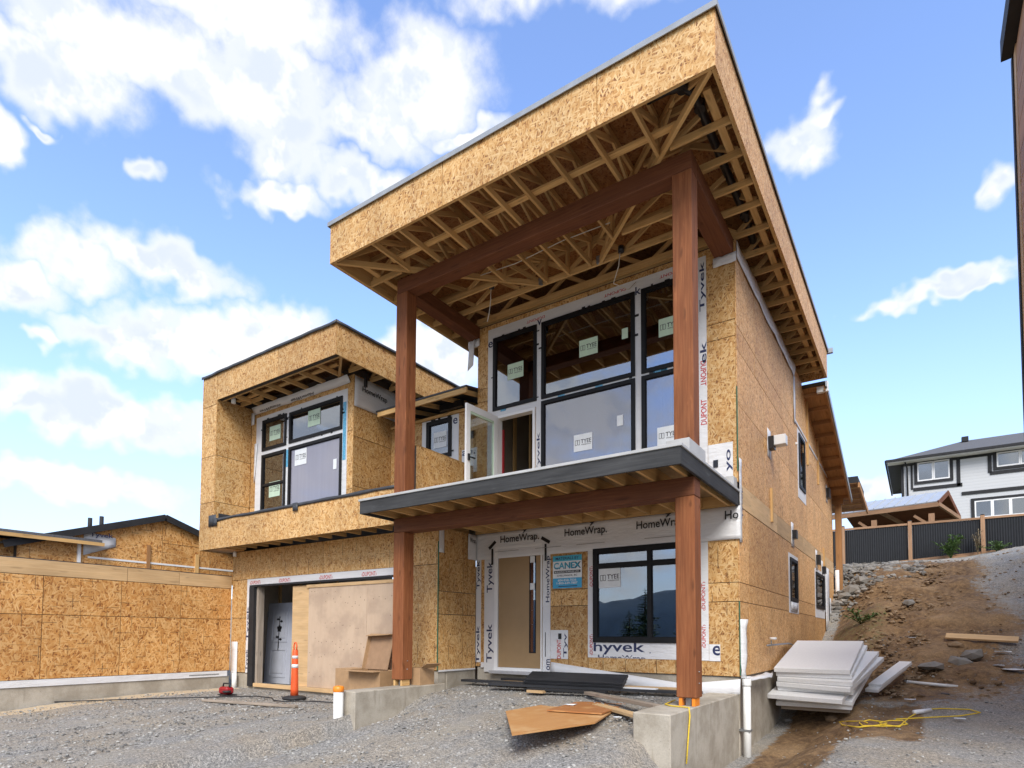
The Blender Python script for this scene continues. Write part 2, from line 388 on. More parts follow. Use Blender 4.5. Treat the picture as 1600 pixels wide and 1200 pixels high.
# ------------------------------------------------------------------ geometry helpers
WP = {}                      # world position of each object's origin
CACHE = {}
def tag(o, label=None, cat=None, group=None, kind=None):
    for k, v in (('label', label), ('category', cat), ('group', group), ('kind', kind)):
        if v: o[k] = v
    return o
def thing(name, loc, label=None, cat=None, group=None, kind=None):
    o = bpy.data.objects.new(name, None); col.objects.link(o); o.location = loc; o.empty_display_size = .2
    WP[o] = Vector(loc); return tag(o, label, cat, group, kind)
def setuv(me, mode):
    uvl = me.uv_layers.new(name='UVMap')
    lo = [min(v.co[i] for v in me.vertices) for i in range(3)]; hi = [max(v.co[i] for v in me.vertices) for i in range(3)]
    ext = [hi[i]-lo[i] for i in range(3)]
    for p in me.polygons:
        n = p.normal; k = max(range(3), key=lambda i: abs(n[i]))
        ax = {0: (1, 2), 1: (0, 2), 2: (0, 1)}[k]
        if mode == 'long' and ext[ax[1]] > ext[ax[0]]: ax = (ax[1], ax[0])
        for li in p.loop_indices:
            c = me.vertices[me.loops[li].vertex_index].co
            uvl.data[li].uv = (c[ax[0]], c[ax[1]])
def finish(name, me, center, m, parent, smooth=False):
    if m: me.materials.append(MATS[m] if isinstance(m, str) else m) if not me.materials else None
    o = bpy.data.objects.new(name, me); col.objects.link(o)
    WP[o] = Vector(center)
    if parent is not None:
        o.parent = parent; o.location = WP[o]-WP[parent]
    else: o.location = center
    return o
def mesh_obj(name, verts, faces, m, parent=None, uv='long', smooth=False, world_uv=False, uvs=None):
    vs = [Vector(v) for v in verts]
    lo = Vector([min(v[i] for v in vs) for i in range(3)]); hi = Vector([max(v[i] for v in vs) for i in range(3)])
    c = (lo+hi)/2
    if world_uv: rel = vs
    else: rel = [v-c for v in vs]
    me = bpy.data.meshes.new(name); me.from_pydata([tuple(v) for v in rel], [], faces); me.update()
    if uvs is not None:
        l = me.uv_layers.new(name='UVMap')
        for i, q in enumerate(uvs): l.data[i].uv = q
    else: setuv(me, uv)
    if world_uv:
        for v in me.vertices: v.co -= c
    if smooth:
        for p in me.polygons: p.use_smooth = True
    return finish(name, me, c, m, parent)
BF = [(0, 3, 2, 1), (4, 5, 6, 7), (0, 1, 5, 4), (1, 2, 6, 5), (2, 3, 7, 6), (3, 0, 4, 7)]
def bv(x0, x1, y0, y1, z0, z1):
    return [(x0, y0, z0), (x1, y0, z0), (x1, y1, z0), (x0, y1, z0), (x0, y0, z1), (x1, y0, z1), (x1, y1, z1), (x0, y1, z1)]
def box(name, x0, x1, y0, y1, z0, z1, m, parent=None, uv='long'):
    """axis-aligned piece; alike pieces share their mesh"""
    d = (round(abs(x1-x0), 4), round(abs(y1-y0), 4), round(abs(z1-z0), 4)); key = (d, m, uv)
    c = Vector(((x0+x1)/2, (y0+y1)/2, (z0+z1)/2))
    me = CACHE.get(key)
    if me is None:
        me = bpy.data.meshes.new(name); a, b, e = d[0]/2, d[1]/2, d[2]/2
        me.from_pydata(bv(-a, a, -b, b, -e, e), [], BF); me.update(); setuv(me, uv); CACHE[key] = me
    return finish(name, me, c, m, parent)
def chamfer_vf(x0, x1, y0, y1, z0, z1, b):
    """box with chamfered edges"""
    V, F = [], []
    X, Y, Z = (x0, x1), (y0, y1), (z0, z1); idx = {}
    for i in (0, 1):
        for j in (0, 1):
            for k in (0, 1):
                s = [b if q == 0 else -b for q in (i, j, k)]
                for a in range(3):
                    p = [X[i]+s[0], Y[j]+s[1], Z[k]+s[2]]; p[a] = (X[i], Y[j], Z[k])[a]
                    idx[(i, j, k, a)] = len(V); V.append(tuple(p))
    def q(*ks): F.append(tuple(idx[k] for k in ks))
    for s in (0, 1):
        f = [(s, 0, 0, 0), (s, 1, 0, 0), (s, 1, 1, 0), (s, 0, 1, 0)]; q(*(f if s else f[::-1]))
        f = [(0, s, 0, 1), (0, s, 1, 1), (1, s, 1, 1), (1, s, 0, 1)]; q(*(f if s else f[::-1]))
        f = [(0, 0, s, 2), (1, 0, s, 2), (1, 1, s, 2), (0, 1, s, 2)]; q(*(f if s else f[::-1]))
    for j in (0, 1):
        for k in (0, 1):
            f = [(0, j, k, 1), (1, j, k, 1), (1, j, k, 2), (0, j, k, 2)]; q(*f) if j == k else q(*f[::-1])
            f = [(j, 0, k, 0), (j, 1, k, 0), (j, 1, k, 2), (j, 0, k, 2)]; q(*f[::-1]) if j == k else q(*f)
            f = [(j, k, 0, 0), (j, k, 1, 0), (j, k, 1, 1), (j, k, 0, 1)]; q(*f) if j == k else q(*f[::-1])
    for i in (0, 1):
        for j in (0, 1):
            for k in (0, 1):
                f = [(i, j, k, 0), (i, j, k, 1), (i, j, k, 2)]; q(*f) if (i+j+k) % 2 else q(*f[::-1])
    return V, F
def cbox(name, x0, x1, y0, y1, z0, z1, m, parent=None, b=.006, uv='long'):
    V, F = chamfer_vf(x0, x1, y0, y1, z0, z1, b); return mesh_obj(name, V, F, m, parent, uv)
def bar(name, p0, p1, w, h, m, parent=None, up=(0, 0, 1), chamf=0):
    """board from p0 to p1; w = width across, h = height along up"""
    p0, p1 = Vector(p0), Vector(p1); d = p1-p0; L = d.length; d.normalize(); up = Vector(up)
    s = d.cross(up)
    if s.length < 1e-4: s = d.cross(Vector((0, 1, 0)))
    s.normalize(); u = s.cross(d).normalized()
    if chamf: V, F = chamfer_vf(0, L, -w/2, w/2, -h/2, h/2, chamf)
    else: V, F = bv(0, L, -w/2, w/2, -h/2, h/2), BF
    uvs = []
    for f in F:
        for i in f: uvs.append((V[i][0], V[i][1]+V[i][2]))
    return mesh_obj(name, [p0+d*a+s*b+u*c for a, b, c in V], F, m, parent, uvs=uvs)
def plate_vf(u0, u1, v0, v1, n0, n1, plane, holes=()):
    us = sorted({u0, u1, *[min(max(h[i], u0), u1) for h in holes for i in (0, 1)]})
    vs = sorted({v0, v1, *[min(max(h[i], v0), v1) for h in holes for i in (2, 3)]})
    def inside(a, b): return any(h[0] < a < h[1] and h[2] < b < h[3] for h in holes)
    cell = {}
    for i in range(len(us)-1):
        for j in range(len(vs)-1):
            if us[i+1]-us[i] > 1e-5 and vs[j+1]-vs[j] > 1e-5: cell[i, j] = not inside((us[i]+us[i+1])/2, (vs[j]+vs[j+1])/2)
    V, F, ix = [], [], {}
    def P3(u, v, n): return {'y': (u, n, v), 'x': (n, u, v), 'z': (u, v, n)}[plane]
    def vid(i, j, k):
        if (i, j, k) not in ix: ix[i, j, k] = len(V); V.append(P3(us[i], vs[j], (n0, n1)[k]))
        return ix[i, j, k]
    flip = plane == 'y'
    def add(*q): F.append(q if not flip else q[::-1])
    for (i, j), s in cell.items():
        if not s: continue
        add(vid(i, j, 1), vid(i+1, j, 1), vid(i+1, j+1, 1), vid(i, j+1, 1))
        add(vid(i, j, 0), vid(i, j+1, 0), vid(i+1, j+1, 0), vid(i+1, j, 0))
        if not cell.get((i-1, j)): add(vid(i, j, 0), vid(i, j, 1), vid(i, j+1, 1), vid(i, j+1, 0))
        if not cell.get((i+1, j)): add(vid(i+1, j, 0), vid(i+1, j+1, 0), vid(i+1, j+1, 1), vid(i+1, j, 1))
        if not cell.get((i, j-1)): add(vid(i, j, 0), vid(i+1, j, 0), vid(i+1, j, 1), vid(i, j, 1))
        if not cell.get((i, j+1)): add(vid(i, j+1, 0), vid(i, j+1, 1), vid(i+1, j+1, 1), vid(i+1, j+1, 0))
    return V, F
def plate(name, u0, u1, v0, v1, n0, n1, plane, m, parent=None, holes=(), uv='nat', world_uv=False):
    if n1 < n0: n0, n1 = n1, n0
    V, F = plate_vf(u0, u1, v0, v1, n0, n1, plane, holes)
    if not F: return None
    # an opening may cut a panel into separate pieces: each becomes its own object
    root = list(range(len(V)))
    def find(i):
        while root[i] != i: root[i] = root[root[i]]; i = root[i]
        return i
    for f in F:
        for i in f[1:]: root[find(i)] = find(f[0])
    groups = {}
    for f in F: groups.setdefault(find(f[0]), []).append(f)
    first = None
    for fs in groups.values():
        ids = sorted({i for f in fs for i in f}); ix = {v: k for k, v in enumerate(ids)}
        o = mesh_obj(name, [V[i] for i in ids], [tuple(ix[i] for i in f) for f in fs], m, parent, uv, world_uv=world_uv)
        first = first or o
    return first
def prism(name, poly, n0, n1, plane, m, parent=None, uv='nat', world_uv=False):
    """polygon in the plane's (u,v), extruded from n0 to n1"""
    if n1 < n0: n0, n1 = n1, n0
    def P3(u, v, n): return {'y': (u, n, v), 'x': (n, u, v), 'z': (u, v, n)}[plane]
    area = sum(poly[i][0]*poly[(i+1) % len(poly)][1]-poly[(i+1) % len(poly)][0]*poly[i][1] for i in range(len(poly)))
    if area < 0: poly = poly[::-1]
    k = len(poly); V = [P3(u, v, n0) for u, v in poly]+[P3(u, v, n1) for u, v in poly]
    F = [tuple(range(k-1, -1, -1)), tuple(range(k, 2*k))]+[(i, (i+1) % k, k+(i+1) % k, k+i) for i in range(k)]
    if plane == 'y': F = [f[::-1] for f in F]
    return mesh_obj(name, V, F, m, parent, uv, world_uv=world_uv)
GAP = .0055
def sheets(parent, plane, n0, n1, us, vs, m='osb', holes=(), name='osb_sheet', stagger=0, world_uv=False, skip=()):
    """rows of sheathing panels with open joints between them"""
    for j in range(len(vs)-1):
        cols = us
        for i in range(len(cols)-1):
            if (i, j) in skip: continue
            jj = random.uniform(-.0015, .0015)
            plate(name, cols[i]+GAP, cols[i+1]-GAP, vs[j]+GAP, vs[j+1]-GAP, n0, n1+jj*(1 if n1 > n0 else -1), plane, m, parent, holes, world_uv=world_uv)
def tube_vf(pts, r, seg=8, closed=False, caps=True):
    pts = [Vector(p) for p in pts]; V, F = [], []; n = len(pts)
    prev = None
    for i, p in enumerate(pts):
        a = pts[i-1] if (i > 0 or closed) else p; b = pts[(i+1) % n] if (i < n-1 or closed) else p
        d = (b-a).normalized()
        ref = prev if prev is not None else (Vector((0, 0, 1)) if abs(d.z) < .9 else Vector((1, 0, 0)))
        s = d.cross(ref)
        if s.length < 1e-5: s = d.cross(Vector((1, 0, 0)))
        s.normalize(); u = s.cross(d).normalized(); prev = u
        rr = r[i] if hasattr(r, '__len__') else r
        for k in range(seg):
            t = 2*math.pi*k/seg; V.append(tuple(p+s*math.cos(t)*rr+u*math.sin(t)*rr))
    for i in range(n if closed else n-1):
        j = (i+1) % n
        for k in range(seg):
            l = (k+1) % seg; F.append((i*seg+k, i*seg+l, j*seg+l, j*seg+k))
    if caps and not closed:
        F.append(tuple(range(seg-1, -1, -1))); F.append(tuple((n-1)*seg+k for k in range(seg)))
    return V, F
def tube(name, pts, r, m, parent=None, seg=8, closed=False):
    V, F = tube_vf(pts, r, seg, closed); return mesh_obj(name, V, F, m, parent, 'long', smooth=True)
def lathe(name, prof, center, m, parent=None, seg=20):
    """prof: list of (radius, z)"""
    V, F = [], []; cx, cy, cz = center
    for r, z in prof:
        for k in range(seg):
            t = 2*math.pi*k/seg; V.append((cx+r*math.cos(t), cy+r*math.sin(t), cz+z))
    for i in range(len(prof)-1):
        for k in range(seg):
            l = (k+1) % seg; F.append((i*seg+k, i*seg+l, (i+1)*seg+l, (i+1)*seg+k))
    F.append(tuple(range(seg-1, -1, -1))); F.append(tuple((len(prof)-1)*seg+k for k in range(seg)))
    o = mesh_obj(name, V, F, m, parent, 'nat', smooth=True)
    for p in o.data.polygons:
        if len(p.vertices) > 4: p.use_smooth = False
    return o
def drape(name, pts_grid, m, parent=None, thick=.004):
    """thin crumpled sheet from a grid of points (rows of equal length), given a real thickness"""
    nr, nc = len(pts_grid), len(pts_grid[0]); V = [tuple(p) for r in pts_grid for p in r]; F = []
    for i in range(nr-1):
        for j in range(nc-1): F.append((i*nc+j, i*nc+j+1, (i+1)*nc+j+1, (i+1)*nc+j))
    o = mesh_obj(name, V, F, m, parent, 'nat', smooth=True)
    md = o.modifiers.new('Solidify', 'SOLIDIFY'); md.thickness = thick; md.offset = 0
    return o
# lettering
TXT = {}
def text_mesh(s):
    if s not in TXT:
        cu = bpy.data.curves.new('lettering', 'FONT'); cu.body = s; cu.size = 1; cu.align_x = 'CENTER'; cu.align_y = 'CENTER'; cu.resolution_u = 3; cu.offset = .014
        o = bpy.data.objects.new('lettering', cu); col.objects.link(o)
        dg = bpy.context.evaluated_depsgraph_get(); me = bpy.data.meshes.new_from_object(o.evaluated_get(dg))
        vs = [v.co.copy() for v in me.vertices]; fs = [tuple(p.vertices) for p in me.polygons]
        bpy.data.objects.remove(o)
        lo = [min(v[i] for v in vs) for i in (0, 1)]; hi = [max(v[i] for v in vs) for i in (0, 1)]
        TXT[s] = ([(v.x-(lo[0]+hi[0])/2, v.y-(lo[1]+hi[1])/2) for v in vs], fs, hi[0]-lo[0], hi[1]-lo[1])
    return TXT[s]
def lettering(s, u, v, n, plane, width, height, m, parent, rot=0, shear=0., bold=0, frame=None, clip=None):
    """flat print centred at (u,v) on the plane at n; width x height in metres before rotation (degrees)"""
    vs, fs, tw, th = text_mesh(s); a = R(rot); V = []
    for x, y in vs:
        X, Y = x/tw*width, y/th*height; X += shear*Y
        q = (u+X*math.cos(a)-Y*math.sin(a), v+X*math.sin(a)+Y*math.cos(a))
        if clip: q = (min(max(q[0], clip[0]), clip[1]), min(max(q[1], clip[2]), clip[3]))
        if frame: V.append(frame(*q))
        else: V.append({'y': (q[0], n, q[1]), 'x': (n, q[0], q[1]), 'z': (q[0], q[1], n)}[plane])
    return mesh_obj('lettering', V, fs, m, parent, 'nat')

# ------------------------------------------------------------------ ground
def lerp(pts, x):
    if x <= pts[0][0]: return pts[0][1]
    for (a, b), (c, d) in zip(pts, pts[1:]):
        if x <= c:
            t = (x-a)/(c-a); t = t*t*(3-2*t)*.5+t*.5; return b+(d-b)*t
    return pts[-1][1]
def sstep(a, b, x):
    t = min(1, max(0, (x-a)/(b-a))); return t*t*(3-2*t)
BANK = [(-4, -.82), (0, -.76), (2, -.68), (4, -.42), (5.5, .06), (7.5, .62), (9.5, 1.4), (11.5, 2.3), (13.2, 2.85), (15, 3.12), (18, 3.42), (22, 3.85), (24, 4.15), (30, 5.0), (42, 6.9), (80, 9), (400, 10)]
PORCH = [(-9, -.98), (-5, -.86), (-3.4, -.60), (-2.6, -.50), (-1.5, -.38), (-.2, -.29), (1, -.3)]
def gz(x, y):
    drive = lerp([(-20, -1.1), (-9, -.95), (-6, -.80), (-4, -.70), (-2.5, -.66)], y)
    porch = lerp(PORCH, y)
    if -4.75 < x < -.4:                                   # falls away beside the left concrete wall
        porch -= .30*sstep(-3.9, -4.75, x)*sstep(-1.5, -2.7, y)
    bank = lerp(BANK, y)
    side = bank
    if x < 1.6: side -= .42*sstep(1.5, .5, x)*sstep(-3.5, -1.5, y)*sstep(5.0, 2.6, y)     # trench along the foundation
    if y > 4.5 and x < 1.5: side -= .75*sstep(1.4, .1, x)*sstep(4.5, 7, y)*sstep(13.5, 11, y)
    z = drive
    kk = 3.0*sstep(-3.1, -5.0, y); t1 = sstep(-5.1-kk, -4.8+kk, x)
    z = z*(1-t1)+porch*t1
    t2 = sstep(-.44, -.1, x)
    z = z*(1-t2)+side*t2
    front = lerp([(-22, -1.15), (-9, -.98), (-6, -.82), (-4, -.72)], y)
    tf = sstep(-3.4, -5.5, y); z = z*(1-tf)+min(z, front)*tf if y < -3.4 else z
    if -11.6 < x < -.15 and y > .1: z = -1.0
    if x < -.3 and y > 12: z = lerp([(12, -1.0), (16, 2.6), (22, 3.6), (26, 4.2), (40, 5), (80, 6)], y)
    if x <= -11.6: z = min(z, -.66) if y < 12 else z
    if y < -14:                                           # the hillside drops away behind the photographer
        z += lerp([(-1500, -60), (-300, -40), (-60, -7.5), (-14, 0)], y)
    if y > 5 and x > -.3: z += .55*sstep(3.2, 7, x)*sstep(6, 16, y)*sstep(34, 20, y)
    return z
def axis(fine0, fine1, step, far0, far1):
    a = []; x = fine0
    while x < fine1: a.append(x); x += step
    s = step; hi = [fine1]
    while hi[-1] < far1: s *= 1.25; hi.append(hi[-1]+s)
    s = step; lo = [fine0]
    while lo[-1] > far0: s *= 1.25; lo.append(lo[-1]-s)
    return lo[:0:-1]+a+hi
XS, YS = axis(-12, 7, .11, -1500, 1500), axis(-7.5, 25, .13, -1500, 1500)
GV, GD, GS, GG = [], [], [], []
def dirt_at(x, y):
    d = sstep(.05, .5, x)*sstep(2.4, 4.2, y)*sstep(15.6, 13.4, y)
    d *= 1-sstep(2.7, 4.4, x-.04*(y-9)+.9*noise.noise((x*.6, y*.6, 11)))*.72
    d = max(d, .95*sstep(1.5, 1.0, abs(x-1.55)/.55)*sstep(1.5, .8, abs(y-1.6)/1.3) if y < 4 else 0)
    d = max(d, .9*sstep(.1, .3, x)*sstep(1.5, 1.1, x)*sstep(-3, -1, y)*sstep(4, 3, y))
    return d
for y in YS:
    for x in XS:
        z = gz(x, y); near = sstep(90, 20, math.hypot(x, y))
        if near > 0:
            z += (.022*noise.noise((x*1.6, y*1.6, 0))+.012*noise.noise((x*5, y*5, 2)))*near
            d = dirt_at(x, y) if -1 < x < 12 and -4 < y < 20 else 0
            if d > .05: z += d*(.16*noise.noise((x*.9, y*.9, 5))+.085*noise.noise((x*2.7, y*2.7, 6))+.04*noise.noise((x*7, y*7, 7)))
            if 3 < y < 23 and x > 2: z += sstep(2, 3.2, x)*sstep(3, 6, y)*(.09*noise.noise((x*1.1, y*1.1, 21))+.045*noise.noise((x*3.3, y*3.3, 22))+.02*noise.noise((x*9, y*9, 23)))
            if 10 < y < 23 and x > 0: z += .05*noise.noise((x*1.9, y*1.9, 9))
        else: d = 0
        sa = sstep(1.2, .5, abs(x+11.05)/.42)*sstep(-9, -7, y)*sstep(-1.0, -1.5, y)
        g = (.8*sstep(60, 120, math.hypot(x, y)) if y < -14 else 0)+(.5*sstep(1.6, .6, abs(x-.9)/.7)*sstep(3, 1, abs(y-8.2)/1.0) if y > 5 else 0)+(.6*sstep(22.8, 24, y))
        if -11 < x < -5.3 and -12 < y < -1.5:
            for rx in (-9.9, -8.4, -7.2, -6.0): z -= .035*sstep(.28, .05, abs(x-rx-.35*math.sin(y*.5+rx)))*(.6+.4*noise.noise((x, y*.7, 4)))
        GV.append((x, y, z)); GD.append(d); GS.append(sa); GG.append(min(1, g))
nx = len(XS); GF = [(j*nx+i, j*nx+i+1, (j+1)*nx+i+1, (j+1)*nx+i) for j in range(len(YS)-1) for i in range(nx-1)]
gme = bpy.data.meshes.new('ground'); gme.from_pydata(GV, [], GF); gme.update()
for nm, data in (('dirt', GD), ('sand', GS), ('green', GG)):
    at_ = gme.attributes.new(nm, 'FLOAT', 'POINT'); at_.data.foreach_set('value', data)
for p in gme.polygons: p.use_smooth = True
ground = finish('ground', gme, (0, 0, 0), 'ground', None); tag(ground, 'grey gravel yard running up into a brown dirt bank', 'ground', kind='structure')

# far mountain range behind the photographer (seen mirrored in the windows)
MV, MF = [], []
nn = 120
for j in range(6):
    for i in range(nn+1):
        x = -1900+i*3000/nn; h = (118+70*noise.noise((x*.004, 0, 1))+30*noise.noise((x*.016, 0, 3)))*(1-abs(j-2.6)/2.6) if j not in (0, 5) else -45
        MV.append((x, -900-j*90+30*noise.noise((x*.01, j, 7)), h-20))
for j in range(5):
    for i in range(nn): MF.append((j*(nn+1)+i, j*(nn+1)+i+1, (j+1)*(nn+1)+i+1, (j+1)*(nn+1)+i))
tag(mesh_obj('mountain', MV, MF, 'mountain', None, 'nat', smooth=True), 'dark blue mountain range across the valley', 'mountain', kind='structure')

# ------------------------------------------------------------------ the house
H = thing('house', (-5.5, 1.0, -.6), 'two storey house under construction clad in bare strand board with wide flat roof overhang', 'house')
RF, RX, RL, RB, RZB, RZT = -3.028, .538, -5.736, 6.377, 6.72, 7.384
UW = dict(w1=(-4.556, -3.582, 4.961, 6.382), w2u=(-3.453, -1.644, 4.961, 6.382), w2l=(-3.453, -1.644, 3.02, 4.898), w3u=(-1.507, -.60, 4.961, 6.382), w3l=(-1.507, -.60, 3.02, 4.898))
PDOOR = (-4.49, -3.60, 2.80, 4.83); FDOOR = (-4.50, -3.44, -.06, 2.285); LWIN = (-2.403, -.66, .501, 2.081)
FH = [*UW.values(), PDOOR, FDOOR, LWIN]
# -- front wall of the main block
fw = plate('wall', -4.94, -.02, .0, 6.72, .016, .16, 'y', 'dark_inside', H, FH)
sheets(fw, 'y', .014, 0., [-4.96, -3.74, -2.52, -1.30, -.012], [.0, 1.127, 1.417, 2.57], 'osb_lined', FH)
sheets(fw, 'y', .014, 0., [-4.96, -3.74, -2.52, -1.30, -.012], [2.57, 2.93, 5.2, 5.46, 6.70], 'osb', FH)
# -- right side wall
SH = [(5.62, 6.44, 4.03, 5.27), (4.25, 5.10, 1.36, 2.25), (8.0, 9.55, 1.37, 2.29)]
rake = lambda y: 6.60-.27*(y-6.3)
sw = plate('wall', .165, 12.0, -.0, 6.72, -.16, -.016, 'x', 'dark_inside', H, SH+[(6.35, 12.1, 5.0, 7)])
prism('gable_core', [(6.35, 5.0), (12.0, 5.0), (12.0, rake(12)-.05), (6.35, rake(6.35)-.05)], -.16, -.016, 'x', 'dark_inside', sw)
usd = [0.0, 1.22, 2.44, 3.66, 4.88, 6.1, 7.32, 8.54, 9.76, 10.98, 12.0]
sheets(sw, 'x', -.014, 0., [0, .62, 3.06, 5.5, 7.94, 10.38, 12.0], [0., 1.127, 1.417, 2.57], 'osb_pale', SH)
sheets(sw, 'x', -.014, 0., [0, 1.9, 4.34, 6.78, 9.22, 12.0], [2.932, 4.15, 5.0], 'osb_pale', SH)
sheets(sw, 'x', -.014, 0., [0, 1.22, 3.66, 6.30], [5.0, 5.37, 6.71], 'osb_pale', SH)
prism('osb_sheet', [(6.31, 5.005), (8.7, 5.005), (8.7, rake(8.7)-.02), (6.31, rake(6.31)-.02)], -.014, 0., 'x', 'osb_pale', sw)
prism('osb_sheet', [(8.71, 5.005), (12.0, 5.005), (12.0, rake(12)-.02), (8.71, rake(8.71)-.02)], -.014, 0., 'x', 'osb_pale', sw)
for i, y in enumerate((0.14, 2.95, 6.0, 9.0)):                                     # pale rim boards at floor level
    box('rim_board', -.03, .006, y+.004, (2.95, 6.0, 9.0, 12.0)[i]-.004, 2.574, 2.928, 'lumber_pale', sw)
box('wall', -4.96, 0, 11.86, 12.0, -.5, 6.0, 'drywall', H)
box('wall', -4.93, -4.80, .17, 11.85, -.5, 6.7, 'drywall', H)
# interior floors and partitions that show through the openings
box('floor', -4.80, -.17, .17, 11.8, 2.60, 2.80, 'subfloor', H); box('floor', -4.80, -.17, .17, 11.8, -.25, -.06, 'subfloor', H)
iw = box('partition_wall', -4.79, -.18, 3.6, 3.72, 2.81, 6.7, 'drywall', H); box('partition_wall', -4.79, -.18, 4.6, 4.72, -.05, 2.59, 'drywall', H)
for k in range(9): box('stud', -4.75+k*.4, -4.71+k*.4, .95, 1.04, 2.81, 5.9, 'lumber', iw)
for k in range(3): box('stud', -4.75+k*1.6, -3.2+k*1.6, .95, 1.04, 5.9, 5.95, 'lumber', iw)
bar('stair_rail', (-4.3, .6, 2.85), (-3.7, .85, 4.9), .05, .09, 'fir_post', iw); bar('stair_rail', (-4.15, .55, 2.85), (-3.5, .8, 4.9), .05, .09, 'fir_post', iw)
box('red_tape', -4.438, -4.41, .122, .16, 2.81, 4.6, 'red_plastic', iw)
# foundation
fnd = cbox('foundation', -4.94, -.03, .03, .25, -1.4, -.004, 'concrete', H, .01, 'nat')
cbox('foundation_wall', -.27, -.03, .26, 12.0, -1.4, -.004, 'concrete', fnd, .01, 'nat')
cbox('foundation_wall', -5.90, -4.975, -1.10, -.86, -1.4, -.045, 'concrete', fnd, .01, 'nat')
cbox('foundation_wall', -5.22, -4.975, -.85, .02, -1.4, -.045, 'concrete', fnd, .01, 'nat')
cbox('foundation_wall', -11.46, -10.76, -1.10, -.86, -1.4, -.31, 'concrete', fnd, .01, 'nat')
cbox('garage_slab', -10.75, -5.91, -1.10, 4.0, -.9, -.60, 'concrete', fnd, .01, 'nat')

# -- garage wall and its return
GO = (-10.74, -5.88, -.7, 1.737)
gw = plate('wall', -11.49, -4.98, -.3, 2.57, -1.10, -.98, 'y', 'dark_inside', H, [GO, (-6, -4, -.5, -.04)])
sheets(gw, 'y', -1.106, -1.12, [-11.498, -10.60, -8.16, -5.72, -4.962], [.98, 1.886, 2.565], 'osb_lined', [(-10.868, -5.80, -1, 1.885)])
sheets(gw, 'y', -1.106, -1.12, [-11.498, -10.87], [-.30, .98], 'osb_lined', [])
sheets(gw, 'y', -1.106, -1.12, [-5.79, -4.962], [-.04, 1.0, 1.42, 1.885], 'osb_lined', [])
sheets(gw, 'x', -4.974, -4.96, [-1.104, -.40, -.004], [-.04, .98, 1.40, 2.565], 'osb_lined', [])
box('corner_edge', -4.968, -4.952, -1.128, -1.112, -.03, 2.3, 'green_edge', gw)
box('corner_edge', -.008, .006, -.008, .004, .02, 1.13, 'green_edge', fw); box('corner_edge', -.008, .006, -.008, .004, 3.1, 4.4, 'green_edge', fw)
hd = plate('wrap_strip', -10.87, -5.80, 1.745, 1.885, -1.128, -1.1215, 'y', 'house_wrap', gw)
for x in (-10.55, -9.45, -8.05, -6.75): lettering('\u2039DUPONT\u203a', x, 1.80, -1.1295, 'y', .42, .085, 'print_red', gw)
ws = plate('wrap_strip', -10.87, -10.755, -.30, 1.745, -1.128, -1.1215, 'y', 'house_wrap', gw)
lettering('Tyvek', -10.812, .85, -1.1295, 'y', .80, .10, 'print_navy', gw, 90); lettering('Tyvek', -10.812, .0, -1.1295, 'y', .5, .10, 'print_navy', gw, 90)
box('header_flashing', -10.75, -5.80, -1.145, -1.10, 1.70, 1.742, 'charcoal_trim', gw)
box('door_jamb', -10.75, -10.56, -1.15, -1.0, -.60, 1.698, 'charcoal_trim', gw)
box('jamb_stud', -10.555, -10.47, -1.08, -.94, -.59, 1.69, 'old_board', gw)
box('wood_sill', -10.50, -5.95, -1.16, -1.07, -.60, -.52, 'lumber_pale', gw)
for (a, b, m_, y) in ((-9.22, -8.56, 'lumber_pale', -1.075), (-8.64, -6.84, 'plywood', -1.092), (-6.835, -5.9, 'plywood', -1.092)):
    box('plywood_sheet', a, b, y, y+.015, -.515, 1.66, m_, gw, 'nat')
box('wood_batten', -8.7, -5.92, -1.11, -1.095, 1.60, 1.665, 'lumber_pale', gw)
gr = box('garage_back_wall', -10.9, -5.0, 3.9, 4.0, -.6, 2.5, 'drywall', gw)
box('garage_side_wall', -11.4, -11.3, -.95, 4.0, -.6, 2.5, 'drywall', gw)
for k in range(5): box('stud', -11.29, -11.2, -.6+k*.6, -.56+k*.6, -.6, 2.4, 'lumber', gw)

# -- upper bay over the garage: a deep frame round a recessed window wall
LF, LR, LL, LT, LB, BT, BB = -1.79, -7.05, -11.83, 6.68, 6.04, 3.24, 2.55
LW, FI, XS_ = -.90, -11.22, -7.55
bay = plate('bay_frame', LL+.02, LR-.02, BB+.03, LT-.02, LF+.016, LF+.12, 'y', 'dark_inside', H, [(FI-.02, LR, BT-.1, LB+.02)])
sheets(bay, 'y', LF+.014, LF, [LL, FI], [BB, 3.66, 4.75, 5.95, LT], 'osb')
sheets(bay, 'y', LF+.014, LF, [FI, -8.9, LR], [LB, LT], 'osb')
sheets(bay, 'y', LF+.014, LF, [FI, -8.78, -6.34, -5.33], [BB, BT], 'osb')
sheets(bay, 'x', FI-.014, FI, [LF+.004, -.9], [BT-.2, 3.66, 4.75, LB+.06], 'osb')
box('fin_core', LL+.02, FI-.018, LF+.125, 1.0, BB+.03, LT-.02, 'dark_inside', bay)
sheets(bay, 'x', LL+.014, LL, [LF+.004, -.3, 1.0], [BB, 3.66, LT], 'osb')
sheets(bay, 'x', LR-.014, LR, [LF+.004, .65, 3.1, 5.2], [LB, LT], 'osb')
box('band_core', FI, -5.34, LF+.016, LF+.09, BB+.03, BT-.02, 'dark_inside', bay)
box('balcony_floor', FI, -5.30, LF+.1, .18, 2.80, 2.93, 'membrane', bay)
